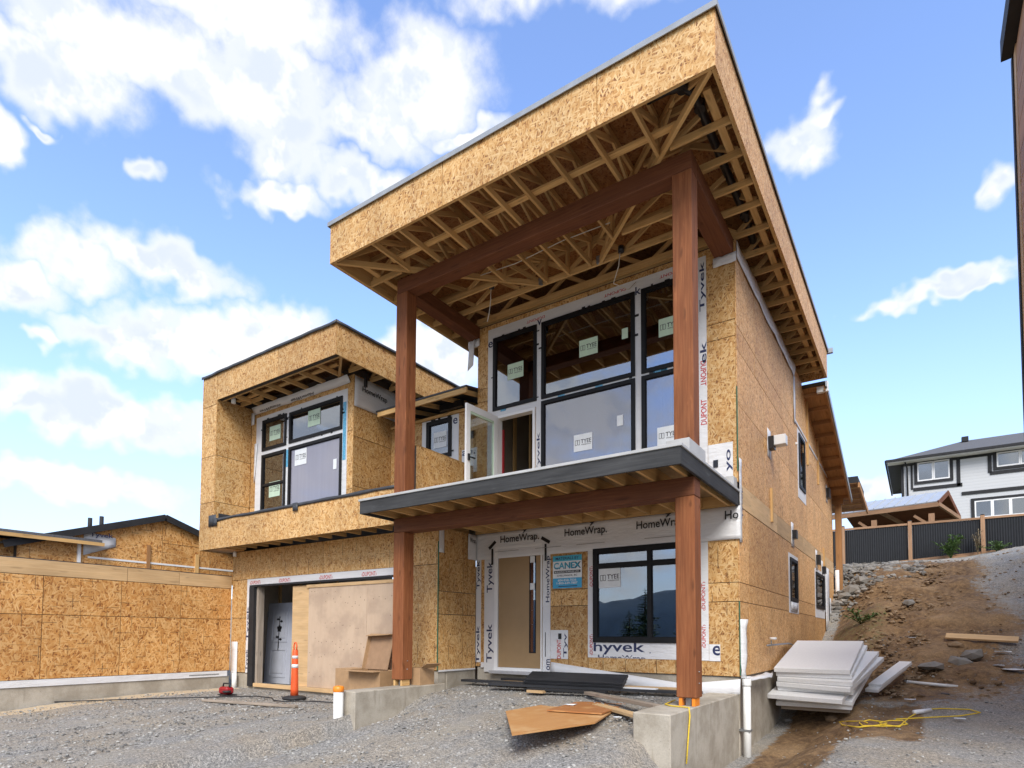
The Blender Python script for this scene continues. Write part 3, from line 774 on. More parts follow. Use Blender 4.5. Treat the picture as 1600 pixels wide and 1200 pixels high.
# membrane lapped over the band
mg = []
for i in range(26):
    x = FI-.05+i*(FI*-1-5.36+.05)/25; dz = .018*noise.noise((x*2, 0, 4)); lip = .055+.03*noise.noise((x*1.3, 3, 2))
    mg.append([(x, LF+.11, BT+.012+dz*.3), (x, LF+.02, BT+.016+dz), (x, LF-.012, BT+.006+dz*.5), (x, LF-.012-.006*abs(dz)*40, BT-lip)])
drape('membrane_flap', mg, 'membrane', bay, .006)
for (x, wd, ln) in ((-11.18, .12, .18), (-8.28, .16, .17)):
    drape('membrane_patch', [[(x+a*wd+.03*c, LF-.018-.015*c, BT+.02-ln*c) for a in (0, .5, 1)] for c in (0, .5, 1)], 'membrane', bay, .006)
drape('membrane_patch', [[(FI-.18+.30*a, LF-.016, BT+.10-.26*c) for a in (0, .5, 1)] for c in (0, .5, 1)], 'membrane', bay, .008)
box('membrane_upstand', FI+.002, FI+.012, LF+.11, LW-.01, BT-.25, BT+.16, 'membrane', bay)
# window wall, side wall
LWH = dict(a=(-10.73, -9.82, 4.98, 5.70), b=(-10.73, -9.82, 3.12, 4.86), c=(-9.69, -7.888, 4.99, 5.685), d=(-9.69, -7.888, 3.12, 4.875))
bw = plate('wall', FI, XS_-.02, 2.94, 6.25, LW+.016, LW+.14, 'y', 'dark_inside', H, list(LWH.values()))
sheets(bw, 'y', LW+.014, LW, [FI, -9.75, XS_], [2.94, 3.66, 4.9, 6.1], 'osb', list(LWH.values()))
bs = box('wall', XS_-.14, XS_-.016, LW+.145, 5.0, 2.94, 6.25, 'dark_inside', H)
sheets(bs, 'x', XS_-.014, XS_, [LW+.004, .30], [2.94, 3.72, 4.78, 6.1], 'osb')
box('interior_wall', FI, XS_-.2, 2.2, 2.3, 2.94, 6.2, 'drywall', bs); box('interior_floor', FI, XS_-.2, LW+.15, 2.2, 2.94, 3.0, 'subfloor', bs)
box('interior_wall', FI-.1, FI, LW+.15, 2.2, 2.94, 6.2, 'drywall', bs)
# small recessed wall with the little window, low roof eave in front of it
SWN = (-6.46, -5.785, 4.333, 5.145)
sm = plate('wall', XS_, -4.97, 2.94, 5.27, .216, .34, 'y', 'dark_inside', H, [SWN])
sheets(sm, 'y', .214, .20, [XS_, -6.2, -4.965], [2.94, 4.0, 5.20], 'osb', [SWN])
box('top_plate', XS_+.003, -4.965, .17, .33, 5.205, 5.262, 'lumber', sm)
box('interior_wall', XS_, -5.0, 1.6, 1.7, 2.94, 5.3, 'drywall', sm)
er = mesh_obj('low_roof', [(-7.46, -.36, 5.42), (-4.965, -.36, 5.42), (-4.965, 3, 6.0), (-7.46, 3, 6.0), (-7.46, -.36, 5.455), (-4.965, -.36, 5.455), (-4.965, 3, 6.035), (-7.46, 3, 6.035)], BF, 'membrane', H)
box('eave_board', -7.42, -4.967, -.35, -.312, 5.315, 5.415, 'lumber', er)
for k in range(5): bar('rafter', (-7.3+k*.56, -.30, 5.36), (-7.3+k*.56, .9, 5.575), .038, .09, 'lumber', er)
box('vent_box', -6.0, -5.4, .05, .12, 5.27, 5.40, 'tape_black', er)
# guard wall on the left edge of the deck
gd = box('guard_wall', -5.33, -5.214, -1.46, .0, 2.80, 3.99, 'dark_inside', H)
sheets(gd, 'x', -5.212, -5.20, [-1.47, .19], [2.78, 4.01], 'osb'); box('guard_cap', -5.34, -5.20, -1.47, .19, 4.012, 4.022, 'lumber', gd)

# -- roofs
def flat_roof(x0, x1, y0, y1, z0, z1, seams_f, seams_s, deckz, name):
    rd = box(name, x0+.03, x1-.03, y0+.03, y1, deckz, deckz+.02, 'osb_soffit', H, 'nat')
    sheets(rd, 'y', y0+.014, y0, seams_f, [z0, z1], 'osb', name='fascia_sheet')
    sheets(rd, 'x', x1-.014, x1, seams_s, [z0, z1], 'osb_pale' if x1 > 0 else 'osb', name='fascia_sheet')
    sheets(rd, 'x', x0+.014, x0, seams_s, [z0, z1], 'osb', name='fascia_sheet')
    box('sub_fascia', x0+.018, x1-.018, y0+.016, y0+.05, z0+.012, z1-.03, 'lumber', rd)
    box('sub_fascia', x1-.05, x1-.016, y0+.055, y1, z0+.012, z1-.03, 'lumber', rd)
    box('sub_fascia', x0+.016, x0+.05, y0+.055, y1, z0+.012, z1-.03, 'lumber', rd)
    return rd
roof = flat_roof(RL, RX, RF, RB, RZB, RZT, [RL, -3.30, -.86, RX], [RF+.004, -.59, 1.85, 4.29, RB], 7.26, 'main_roof')
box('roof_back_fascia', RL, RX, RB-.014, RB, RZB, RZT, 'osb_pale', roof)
box('roof_cover', RL-.02, RX+.02, RF-.02, RB+.02, RZT+.004, RZT+.03, 'membrane', roof)
for (a, b, c, d) in ((RL-.035, RX+.035, RF-.035, RF-.022), (RX+.022, RX+.035, RF-.02, RB+.03), (RL-.035, RL-.022, RF-.02, RB)):
    box('drip_flashing', a, b, c, d, RZT-.03, RZT+.04, 'flashing', roof)
box('drip_flashing', RX-.1, RX+.12, RB+.03, RB+.12, RZT-.06, RZT+.05, 'flashing', roof)
TP, CH, CWD = 7.255, .089, .038           # underside of deck, 2x4 depth and thickness
cz0 = RZB+.018
def web(parent, a, b): bar('web', a, b, CWD*.9, .07, 'lumber', parent, up=(0, 0, 1) if abs(Vector(b).z-Vector(a).z) < .9*(Vector(b)-Vector(a)).length else (1, 0, 0))
def jack_y(x, y0, y1, rp=None):
    t = box('roof_truss', x-CWD/2, x+CWD/2, y0, y1, cz0, cz0+CH, 'lumber', H)
    box('top_chord', x-CWD/2, x+CWD/2, y0, y1, TP-CH, TP, 'lumber', t)
    L = y1-y0; n = max(1, round(L/.8))
    for k in range(n):
        a, b = y0+.06+k*(L-.1)/n, y0+.06+(k+1)*(L-.1)/n
        web(t, (x, a, TP-CH) if k % 2 else (x, a, cz0+CH), (x, b, cz0+CH) if k % 2 else (x, b, TP-CH))
    box('web', x-CWD/2+.002, x+CWD/2-.002, y1-.09, y1-.002, cz0+CH, TP-CH, 'lumber', t)
def jack_x(y, x0, x1, n=None, both=False):
    t = box('roof_truss', x0, x1, y-CWD/2, y+CWD/2, cz0, cz0+CH, 'lumber', H)
    box('top_chord', x0, x1, y-CWD/2, y+CWD/2, TP-CH, TP, 'lumber', t)
    L = x1-x0; n = n or max(1, round(L/.62))
    for k in range(n):
        a, b = x0+.06+k*(L-.12)/n, x0+.06+(k+1)*(L-.12)/n
        web(t, (a, y, TP-CH) if k % 2 else (a, y, cz0+CH), (b, y, cz0+CH) if k % 2 else (b, y, TP-CH))
    return t
yB = -.52
for x in (-4.79, -4.205, -3.62, -3.03, -2.60, -2.18, -1.59, -1.01, -.425):
    ye = min(yB-.03, RF+(x-RL) - .05, RF+(RX-x)-.05)
    jack_y(x, RF+.055, max(ye, RF+.5))
for k in range(4):
    y = -2.17+.5825*k
    if y < yB-.2:
        jack_x(y, RX-(y-RF)+.06 if True else 0, RX-.055); jack_x(y, RL+.055, RL+(y-RF)-.06)
gt = jack_x(yB, RL+.055, RX-.055, 12)
for k in range(1, 13):
    y = yB+.5825*k
    if y > 6.3: break
    t = box('roof_truss', RL+.055, RX-.055, y-CWD/2, y+CWD/2, cz0, cz0+CH, 'lumber', H)
    box('top_chord', RL+.055, RX-.055, y-CWD/2, y+CWD/2, TP-CH, TP, 'lumber', t)
    web(t, (.03, y, cz0+CH), (.40, y, TP-CH)); web(t, (-.45, y, TP-CH), (0, y, cz0+CH))
    if k < 3:
        for q in range(10): web(t, (-5.6+q*.52, y, TP-CH if q % 2 else cz0+CH), (-5.6+(q+1)*.52, y, cz0+CH if q % 2 else TP-CH))
box('wall_plate', -4.95, -.32, -.045, -.004, cz0+.012, cz0+.13, 'lumber', H)
# hip members run in from the two front corners
for (c, e) in (((RX-.06, RF+.06), (-2.02, yB-.02)), ((RL+.06, RF+.06), (-3.17, yB-.02))):
    hp = bar('hip_chord', (*c, cz0+CH/2-.004), (*e, cz0+CH/2-.004), .05, CH, 'lumber', H)
    bar('hip_top_chord', (*c, TP-CH/2-.002), (*e, TP-CH/2-.002), .05, CH, 'lumber', hp)
    for q in range(4):
        p = [c[i]+(e[i]-c[i])*(q+.1)/4 for i in (0, 1)]; p2 = [c[i]+(e[i]-c[i])*(q+.95)/4 for i in (0, 1)]
        bar('web', (*p, cz0+CH if q % 2 == 0 else TP-CH), (*p2, TP-CH if q % 2 == 0 else cz0+CH), .034, .07, 'lumber', hp)
    box('hanger', e[0]-.05, e[0]+.05, e[1]-.045, e[1]+.0, cz0+.0, cz0+.12, 'steel', hp)
# strapping laid over the bottom chords
zs = cz0+CH+.003
box('strapping', -4.95, -.1, -2.42, -2.33, zs, zs+.036, 'lumber', roof); box('strapping', .295, .385, -2.66, 6.3, zs+.001, zs+.037, 'lumber', roof); box('strapping', -5.50, -5.41, -2.66, 2., zs+.001, zs+.037, 'lumber', roof)
# drain pipe in the soffit
pp = [(-.35, -2.72, 7.02), (-.1, -2.72, 7.02), (.06, -2.66, 7.02), (.145, -2.52, 7.02), (.155, -2.3, 7.01), (.155, -1.6, 7.0), (.16, -.9, 6.99), (.165, -.1, 6.98), (.12, .9, 6.97)]
pd = tube('drain_pipe', pp, .055, 'black_pipe', roof, 12)
for i in (2, 4, 7): lathe('pipe_collar', [(.066, -.05), (.068, 0), (.066, .05)], pp[i], 'black_pipe', pd, 12)
# dangling cables under the overhang
for pts in ([(-3.95, -.95, 6.74), (-3.96, -.94, 6.55), (-4.02, -.9, 6.35), (-4.06, -.9, 6.20)], [(-1.63, -.62, 6.74), (-1.66, -.6, 6.55), (-1.80, -.5, 6.35), (-1.66, -.2, 6.35), (-1.60, -.06, 6.52)], [(-4.0, -1.3, 6.80), (-3.2, -1.25, 6.79), (-2.3, -1.3, 6.81), (-1.5, -1.28, 6.80)]):
    tube('cable', pts, .008, 'wire', roof, 6)
for (x, y) in ((-3.95, -.93), (-1.62, -.6)): lathe('junction_box', [(.05, 0), (.052, .05), (.05, .09)], (x, y, 6.76), 'black_pipe', roof, 8)

# bay roof
TPb = 6.56
bro = flat_roof(LL, LR, LF, 5.2, LB, LT, [LL, LR], [LF+.004, 5.2], TPb+.003, 'bay_roof') if False else None
br = box('bay_roof', LL+.05, LR-.03, LF+.03, 5.2, TPb, TPb+.02, 'osb_soffit', H, 'nat')
box('roof_cover', LL-.01, LR+.01, LF-.015, 5.2, LT+.004, LT+.025, 'membrane', br)
ev = []
for (p0, p1, n_) in (((LL-.03, LF-.028), (LR+.03, LF-.028), 22), ((LR+.03, LF-.02), (LR+.03, 5.0), 26)):
    g = []
    for i in range(n_+1):
        f = i/n_; x = p0[0]+(p1[0]-p0[0])*f; y = p0[1]+(p1[1]-p0[1])*f; dz = .022*noise.noise((x*1.7, y*1.7, 8)); q = .012*noise.noise((x*3, y*3, 2))
        g.append([(x-.05*(n_ == 26), y+.05*(n_ == 22), LT+.034+dz*.3), (x+q*(n_ == 26), y+q*(n_ == 22), LT+.03+dz), (x+q, y+q, LT-.03+dz)])
    drape('membrane_edge', g, 'membrane', br, .008)
box('sub_fascia', FI, LR-.016, LF+.125, LF+.16, LB+.012, LT-.05, 'lumber', br); box('sub_fascia', LR-.05, LR-.016, LF+.17, 5.1, LB+.012, LT-.05, 'lumber', br)
czb = LB+.02
def chordset(parent_name, a0, a1, ax, c, webs=2):
    if ax == 'y':
        t = box('roof_truss', c-CWD/2, c+CWD/2, a0, a1, czb, czb+CH, 'lumber', H); box('top_chord', c-CWD/2, c+CWD/2, a0, a1, TPb-CH, TPb-.002, 'lumber', t)
        P_ = lambda s, z: (c, s, z)
    else:
        t = box('roof_truss', a0, a1, c-CWD/2, c+CWD/2, czb, czb+CH, 'lumber', H); box('top_chord', a0, a1, c-CWD/2, c+CWD/2, TPb-CH, TPb-.002, 'lumber', t)
        P_ = lambda s, z: (s, c, z)
    for k in range(webs):
        s0, s1 = a0+.05+k*(a1-a0-.1)/webs, a0+.05+(k+1)*(a1-a0-.1)/webs
        bar('web', P_(s0, czb+CH if k % 2 == 0 else TPb-CH), P_(s1, TPb-CH if k % 2 == 0 else czb+CH), .034, .06, 'lumber', t)
for k in range(6): chordset('', LF+.165, LW-.05, 'y', -10.75+k*.58, 1)
for k in range(10): chordset('', XS_+.02, LR-.055, 'x', -1.05+k*.58, 1)
bar('hip_chord', (LR-.07, LF+.18, czb+CH/2), (XS_-.35, LW-.1, czb+CH/2), .05, CH, 'lumber', H)
chordset('', FI+.03, FI+.9, 'x', -1.2, 1)
box('strapping', FI+.02, -7.6, -1.33, -1.25, czb+CH+.003, czb+CH+.035, 'lumber', br)
box('black_strap', -7.36, -7.30, -.80, -.75, 5.80, 6.12, 'black_pipe', br)
lathe('soffit_fitting', [(.05, 0), (.05, .12), (.03, .14)], (FI+.28, -1.55, LB-.06), 'pvc', br, 10)
# joists under the bay
for k in range(13): box('floor_joist', -11.0+k*.44, -10.955+k*.44, LF+.13, -1.125, 2.60, 2.80, 'lumber', bay)
box('bay_underside', LL+.03, -5.36, LF+.13, -1.126, 2.802, 2.82, 'subfloor', bay)
lathe('soffit_fitting', [(.04, 0), (.04, .1), (.03, .12)], (-11.30, -1.2, 2.45), 'pvc', bay, 10)
plate('bay_end_board', FI-.55, FI+.2, LF+.13, -1.13, 2.57, 2.60, 'z', 'osb', bay)

# -- deck with its posts and beams
DXL, DXR, DY, DZT, DZB = -5.309, .010, -2.675, 2.80, 2.563
dk = box('deck', DXL+.04, DXR-.04, DY+.04, -.006, 2.748, 2.79, 'subfloor', H, 'nat')
cbox('deck_fascia', DXL, DXR, DY, DY+.038, DZB, 2.766, 'deck_fascia', dk, .003); cbox('deck_fascia', DXR-.038, DXR, DY+.04, -.002, DZB, 2.766, 'deck_fascia', dk, .003)
cbox('deck_fascia', DXL, DXL+.038, DY+.04, -1.13, DZB, 2.766, 'deck_fascia', dk, .003)
for (a, b, c, d) in ((DXL-.018, DXR+.018, DY-.018, DY+.06), (DXR-.06, DXR+.018, DY+.062, -.004), (DXL-.018, DXL+.06, DY+.062, -1.47)):
    cbox('edge_flashing', a, b, c, d, 2.768, DZT+.006, 'edge_metal', dk, .004)
for k in range(13):
    x = -5.12+k*.4155
    box('deck_joist', x-.02, x+.02, DY+.042, -.045, 2.575, 2.745, 'lumber', dk)
box('deck_ledger', -4.95, -.02, -.043, -.012, 2.572, 2.745, 'lumber', dk)
cbox('deck_curb', -.31, -.02, -2.26, -1.60, 2.81, 2.99, 'edge_metal', dk, .004); cbox('deck_curb', -.13, -.012, -.22, -.008, 2.81, 2.98, 'edge_metal', dk, .004)
PW, PY = .245, -2.05
for (x, nm) in ((-.275, 'r'), (-5.16, 'l')):
    cbox('post', x, x+PW, PY, PY+PW, -.148, 2.329, 'cedar', H, .008); cbox('post', x-.005, x+PW, PY-.005, PY+PW-.005, 2.81, 6.489, 'cedar', H, .008)
cbox('beam', -5.16, -.03, PY, PY+PW, 2.331, 2.568, 'cedar_dark', H, .008)
cbox('beam', -5.16, -.03, PY, PY+PW, 6.491, RZB+.015, 'cedar_dark', H, .008)
cbox('beam', -.31, -.03, PY+PW+.004, .02, 6.491, RZB+.014, 'cedar_dark', H, .008); cbox('beam', -5.16, -4.915, PY+PW+.004, .02, 6.491, RZB+.014, 'cedar_dark', H, .008)
for x in (-.275, -5.16):
    pb = box('post_base', x+.09, x+.16, PY+.08, PY+.16, -.249, -.15, 'steel', H)
    for dx in (.025, .185): box('wood_spacer', x+dx, x+dx+.04, PY+.02, PY+.2, -.249, -.15, 'orange_cap' if x > -1 else 'lumber', pb)
    for z in (.02, .16): lathe('bolt', [(.012, 0), (.012, .012)], (x+PW, PY+.12, z), 'steel', pb, 8)

# -- rear lower roof and back porch
rr = thing_ = None
V = [(-5.2, 6.3, rake(6.3)), (.50, 6.3, rake(6.3)), (.50, 12.4, rake(12.4)), (-5.2, 12.4, rake(12.4))]
rr = mesh_obj('rear_roof', V+[(x, y, z+.03) for x, y, z in V], BF, 'membrane', H)
mesh_obj('soffit_board', [(-.05, 6.4, rake(6.4)-.012), (.46, 6.4, rake(6.4)-.012), (.46, 12.35, rake(12.35)-.012), (-.05, 12.35, rake(12.35)-.012)]+[(-.05, 6.4, rake(6.4)-.002), (.46, 6.4, rake(6.4)-.002), (.46, 12.35, rake(12.35)-.002), (-.05, 12.35, rake(12.35)-.002)], BF, 'fir_post', rr)
for k in range(10): bar('lookout', (-.02, 6.6+k*.6, rake(6.6+k*.6)-.06), (.46, 6.6+k*.6, rake(6.6+k*.6)-.06), .038, .09, 'fir_post', rr)
bar('rake_fascia', (.48, 6.4, rake(6.4)-.05), (.48, 12.38, rake(12.38)-.05), .04, .16, 'fir_post', rr); bar('rake_trim', (.515, 6.35, rake(6.35)), (.515, 12.4, rake(12.4)), .03, .15, 'flashing', rr)
bp = box('back_porch_roof', -1.5, .72, 12.05, 14.5, 5.42, 5.62, 'charcoal_trim', H)
mesh_obj('porch_soffit', [(-1.5, 12.06, 5.40), (.70, 12.06, 5.40), (.78, 14.4, 4.95), (-1.5, 14.4, 4.95)]+[(-1.5, 12.06, 5.412), (.70, 12.06, 5.412), (.80, 14.4, 4.98), (-1.5, 14.4, 4.98)], BF, 'fir_post', bp)
bar('porch_rake', (.74, 12.1, 5.35), (.82, 14.45, 4.9), .05, .16, 'fir_post', bp)
for k in range(5): bar('soffit_batten', (-1.4, 12.3+k*.45, 5.35-.19*(.24+k*.45)), (.72, 12.3+k*.45, 5.35-.19*(.24+k*.45)), .03, .03, 'lumber', bp)
cbox('porch_post', .06, .24, 12.1, 12.28, 1.5, 5.3, 'fir_post', bp, .006); box('porch_beam', -.2, .3, 12.08, 12.3, 4.80, 4.98, 'fir_post', bp)

# -- windows: part 'window' (the frame) with panes, stickers and lettering as its pieces
def window(plane, n, rect, sgn=-1, fw_=.055, bars=(), depth=.05, m='black_frame', gl='glass', parent=None):
    """rect (u0,u1,v0,v1) on the outside plane n; sgn = outward direction along the normal axis; bars: ('v',u) or ('h',v)"""
    u0, u1, v0, v1 = rect; e = .012
    us, vs = [u0+fw_], [v0+fw_]
    for k, c in bars:
        if k == 'v': us += [c-fw_*.45, c+fw_*.45]
        else: vs += [c-fw_*.45, c+fw_*.45]
    us = sorted(us)+[u1-fw_]; vs = sorted(vs)+[v1-fw_]
    holes = [(us[2*i], us[2*i+1], vs[2*j], vs[2*j+1]) for i in range(len(us)//2) for j in range(len(vs)//2)]
    W = plate('window', u0-e, u1+e, v0-e, v1+e, n+sgn*.032, n-sgn*depth, plane, m, parent or H, holes, 'long')
    for h in holes:
        plate('pane', h[0]-.006, h[1]+.006, h[2]-.006, h[3]+.006, n-sgn*.002, n-sgn*.008, plane, gl, W)
        t_ = plate('inner_bead', h[0]-.004, h[1]+.004, h[2]-.004, h[3]+.004, n+sgn*.010, n+sgn*.0005, plane, m, W, [(h[0]+.014, h[1]-.014, h[2]+.014, h[3]-.014)], 'long')
    return W
def sticker(W, plane, n, sgn, u, v, w_=.36, h_=.30, m='sticker_green', text='TYEE', tilt=0.):
    k = n+sgn*.004; a = R(tilt)
    def fr(x, y, off=0.): 
        U, V_ = u+x*math.cos(a)-y*math.sin(a), v+x*math.sin(a)+y*math.cos(a); N = k+sgn*off
        return (U, N, V_) if plane == 'y' else (N, U, V_)
    V4 = [fr(-w_/2, -h_/2), fr(w_/2, -h_/2), fr(w_/2, h_/2), fr(-w_/2, h_/2)]
    V8 = V4+[fr(-w_/2, -h_/2, .0012), fr(w_/2, -h_/2, .0012), fr(w_/2, h_/2, .0012), fr(-w_/2, h_/2, .0012)]
    mesh_obj('sticker', V8, BF, m, W)
    if text:
        f2 = lambda x, y: fr(x, y, .0022)
        lettering(text, w_*.17, h_*.06, 0, plane, w_*.56, h_*.24, 'print_black', W, frame=f2)
        lettering('WINDOWS', w_*.17, -h_*.14, 0, plane, w_*.52, h_*.07, 'print_black', W, frame=f2)
        # square two-pane emblem
        q = h_*.19; cx, cy = -w_*.30, h_*.02; b = q*.16; Vv, Ff = [], []
        for (a0, a1, b0, b1) in ((-q, q, q-b, q), (-q, -b*.8, -q, -q+b), (b*.8, q, -q, -q+b), (-q, -q+b, -q+b, q-b), (q-b, q, -q+b, q-b), (-b*1.1, -b*.25, -q+b, q-b), (b*.25, b*1.1, -q+b, q-b)):
            i = len(Vv); Vv += [f2(cx+x*.8, cy+y*.8) for x, y in ((a0, b0), (a1, b0), (a1, b1), (a0, b1))]; Ff.append((i, i+1, i+2, i+3))
        mesh_obj('emblem', Vv, Ff, 'print_black', W)
Y0 = 0.0
w1 = window('y', 0, UW['w1']); w2u = window('y', 0, UW['w2u']); w2l = window('y', 0, UW['w2l'], gl='hazy_glass'); w3u = window('y', 0, UW['w3u']); w3l = window('y', 0, UW['w3l'], gl='hazy_glass')
def stick_px(W, px, py, n=0., m='sticker_green', w_=.36, h_=.30, text='TYEE', tilt=0.):
    p = at(px, py, Y=n); sticker(W, 'y', n, -1, p.x, p.z, w_, h_, m, text, tilt)
stick_px(w1, 805.5, 579); stick_px(w2u, 919.5, 542); stick_px(w3u, 1046, 509); stick_px(w2l, 911, 691, m='sticker_white'); stick_px(w3l, 1044, 680, m='sticker_white')
stick_px(w2u, 976.5, 521, w_=.11, h_=.18, text=None); stick_px(w2l, 969, 657, w_=.11, h_=.18, text=None, m='sticker_white')
lw = window('y', 0, LWIN, bars=(('v', -1.40), ('h', 1.79)), fw_=.075)
stick_px(lw, 952.5, 903, m='sticker_white', w_=.40, h_=.33, tilt=1.5)
ba = window('y', LW, LWH['a']); bb_ = window('y', LW, LWH['b'], bars=(('h', 4.13),)); bc = window('y', LW, LWH['c']); bd = window('y', LW, LWH['d'], gl='film_glass')
stick_px(ba, 430, 676, LW, w_=.42, h_=.34); stick_px(bb_, 429, 764, LW, w_=.42, h_=.36); stick_px(bc, 491, 652.5, LW, w_=.42, h_=.36); stick_px(bd, 470, 714, LW, 'sticker_white', .42, .36)
stick_px(bd, 523.5, 725, LW, 'sticker_white', .11, .22, None)
sw_ = window('y', .20, SWN, fw_=.075); stick_px(sw_, 688, 687, .20, 'sticker_white', .36, .34, 'TYEE')
for h in SH:
    window('x', 0, h, 1, .06, depth=.06)
    plate('wrap_sheet', h[0]-.16, h[1]+.16, h[2]-.26, h[3]+.10, .0025, .0075, 'x', 'house_wrap', sw, [(h[0]-.014, h[1]+.014, h[2]-.014, h[3]+.014)])
# -- house wrap on the upper front wall, cut round the openings
UH = [(a-.012, b+.012, c-.012, d+.012) for a, b, c, d in (*UW.values(), PDOOR)]
uw = plate('wrap_sheet', -4.70, -.446, 2.82, 6.60, -.0085, -.0025, 'y', 'house_wrap', fw, UH)
plate('wrap_sheet', -.44, -.07, 2.86, 3.56, -.0085, -.0025, 'y', 'house_wrap', fw)
LH = [(LWIN[0]-.012, LWIN[1]+.012, LWIN[2]-.012, LWIN[3]+.012)]
plate('wrap_sheet', -2.52, -.46, .23, 2.10, -.0085, -.0025, 'y', 'house_wrap', fw, LH); plate('wrap_sheet', -.455, -.29, .225, .48, -.0085, -.0025, 'y', 'house_wrap', fw)
plate('wrap_sheet', -4.75, -4.51, -.10, 2.10, -.0085, -.0025, 'y', 'house_wrap', fw); plate('wrap_sheet', -4.95, -4.83, .08, 2.09, -.0085, -.0025, 'y', 'house_wrap', fw)
plate('wrap_sheet', -4.825, -4.755, -.02, .08, -.0085, -.0025, 'y', 'house_wrap', fw)
plate('wrap_sheet', -3.43, -3.27, -.06, 2.10, -.0085, -.0025, 'y', 'house_wrap', fw); plate('wrap_sheet', -3.265, -2.91, .19, .70, -.0095, -.0035, 'y', 'house_wrap', fw)
def wavy(u0, u1, v0, v1, n, amp, nu=30, nv=7, plane='y', seed=0, sgn=-1):
    g = []
    for i in range(nu+1):
        row = []
        for j in range(nv+1):
            u = u0+(u1-u0)*i/nu; v = v0+(v1-v0)*j/nv
            d = n+sgn*amp*(.5+.5*noise.noise((u*2.1+v*2.4, v*1.2, seed))+.35*noise.noise((u*6-v*5, v*6, seed+3)))
            row.append((u, d, v) if plane == 'y' else (d, u, v))
        g.append(row)
    return g
lb = drape('wrap_sheet', wavy(-4.95, .03, 2.065, 2.566, -.012, .016, 70, 8), 'house_wrap', fw)
drape('wrap_sheet', wavy(-1.12, -.985, 2.10, 2.55, -4.948, .012, 4, 5, 'x', 5, 1), 'house_wrap', gw); drape('wrap_sheet', wavy(-.28, -.01, 2.06, 2.55, -4.948, .012, 5, 5, 'x', 5, 1), 'house_wrap', gw)
drape('wrap_sheet', wavy(.0, .13, 2.02, 3.3, .010, .02, 4, 14, 'x', 9, 1), 'house_wrap', sw)
# skirt of wrap at the foot of the wall, sloping down to the right
g = []
for i in range(31):
    f = i/30; x = -3.25+f*3.25; top = .13-.27*min(1, f*1.35)+.14*max(0, f-.74)*3; g.append([(x, -.014-.02*noise.noise((x*3, 1, 1)), top), (x, -.03-.03*noise.noise((x*4, 2, 5)), top-.1), (x, -.045-.03*noise.noise((x*2, 5, 5)), top-.22)])
drape('wrap_skirt', g, 'house_wrap', fw)
g = []
for i in range(9):
    f = i/8; g.append([(.005+.05*j+.03*noise.noise((f*4, j, 2)), .02+.10*j*(1-f*.4)-.02, .86-f*.88+.02*noise.noise((f*6, j, 1))) for j in (0, .5, 1, 1.4)])
drape('wrap_flap', g, 'house_wrap', sw)
drape('wrap_flap', [[(.01+.12*j*math.sin(f*3.1)+.02, .10+f*2.1, -.02+.05*noise.noise((f*5, j, 3))-.05*j) for j in (0, .5, 1)] for f in [q/14 for q in range(15)]], 'house_wrap', sw)
# loose flaps where the beams meet the wall
for (x0, x1, y_) in ((-.33, .02, -.03), (-5.18, -4.90, -.03)):
    drape('wrap_flap', [[(x0+(x1-x0)*i/5, y_-.03*noise.noise((i, j, 2)), 6.49-.05*j-.02*noise.noise((i*.7, j, 4))) for j in range(4)] for i in range(6)], 'house_wrap', fw)
drape('wrap_flap', [[(-5.0-.14*j/3-.03*noise.noise((i, j, 3)), -.05-.03*i*.3, 6.50-.11*i-.03*j) for j in range(4)] for i in range(6)], 'house_wrap', fw)
drape('wrap_flap', [[(.004+.03*noise.noise((i*.6, j, 7))+.02, .0+i*.32, 6.73-.05-.09*j*(1+.25*noise.noise((i*.5, 1, 1)))) for j in range(4)] for i in range(17)], 'house_wrap', sw)
drape('wrap_flap', [[(.012+.02*noise.noise((i*.6, j, 7)), 5.05+.10*j-.05*i*.2, 6.45-.22*i) for j in range(3)] for i in range(6)], 'house_wrap', sw)
bar('wrap_strip', (.01, 5.13, 5.44), (.01, 11.4, 5.40), .012, .05, 'house_wrap', sw)
# wrap on the bay
BH = [(a-.012, b+.012, c-.012, d+.012) for a, b, c, d in LWH.values()]
bw1 = plate('wrap_sheet', -11.0, -7.73, 3.0, 5.83, LW-.0085, LW-.0025, 'y', 'house_wrap', bw, BH)
drape('wrap_sheet', [[(-11.05+i*.118, LW-.02-.05*j-.02*noise.noise((i*.4, j, 1)), 5.92+.07*j+.012*noise.noise((i*.5, j, 6))) for j in range(3)] for i in range(30)], 'house_wrap', bw)
drape('wrap_flap', [[(-11.05-.12*j/3, LW-.04-.03*noise.noise((i, j, 1)), 5.98-.10*i) for j in range(4)] for i in range(4)], 'house_wrap', bw)
drape('wrap_flap', [[(-11.0-.03+.06*j*(1-i/6), LW-.03-.04*noise.noise((i, j, 4)), 5.2-.19*i) for j in range(3)] for i in range(6)], 'house_wrap', bw)
drape('wrap_sheet', [[(XS_+.02+.03*noise.noise((i*.5, j, 1))+.02*j*.2, LW+.0+i*.13, 5.42+.16*j-.07*(i/10)*0+.02*noise.noise((i, j, 3))) for j in range(5)] for i in range(12)], 'house_wrap', bs)
SMH = [(SWN[0]-.012, SWN[1]+.012, SWN[2]-.012, SWN[3]+.012)]
plate('wrap_sheet', -6.61, -5.59, 4.15, 5.19, .1915, .1975, 'y', 'house_wrap', sm, SMH); plate('wrap_sheet', -5.50, -5.02, 3.9, 4.40, .1915, .1975, 'y', 'house_wrap', sm)
drape('wrap_flap', [[(LR+.03+.06*noise.noise((i, j, 3)), 2.3+i*.22, LB+.62-.10*j+.05*noise.noise((i*.8, j, 1))) for j in range(4)] for i in range(8)], 'house_wrap', br)
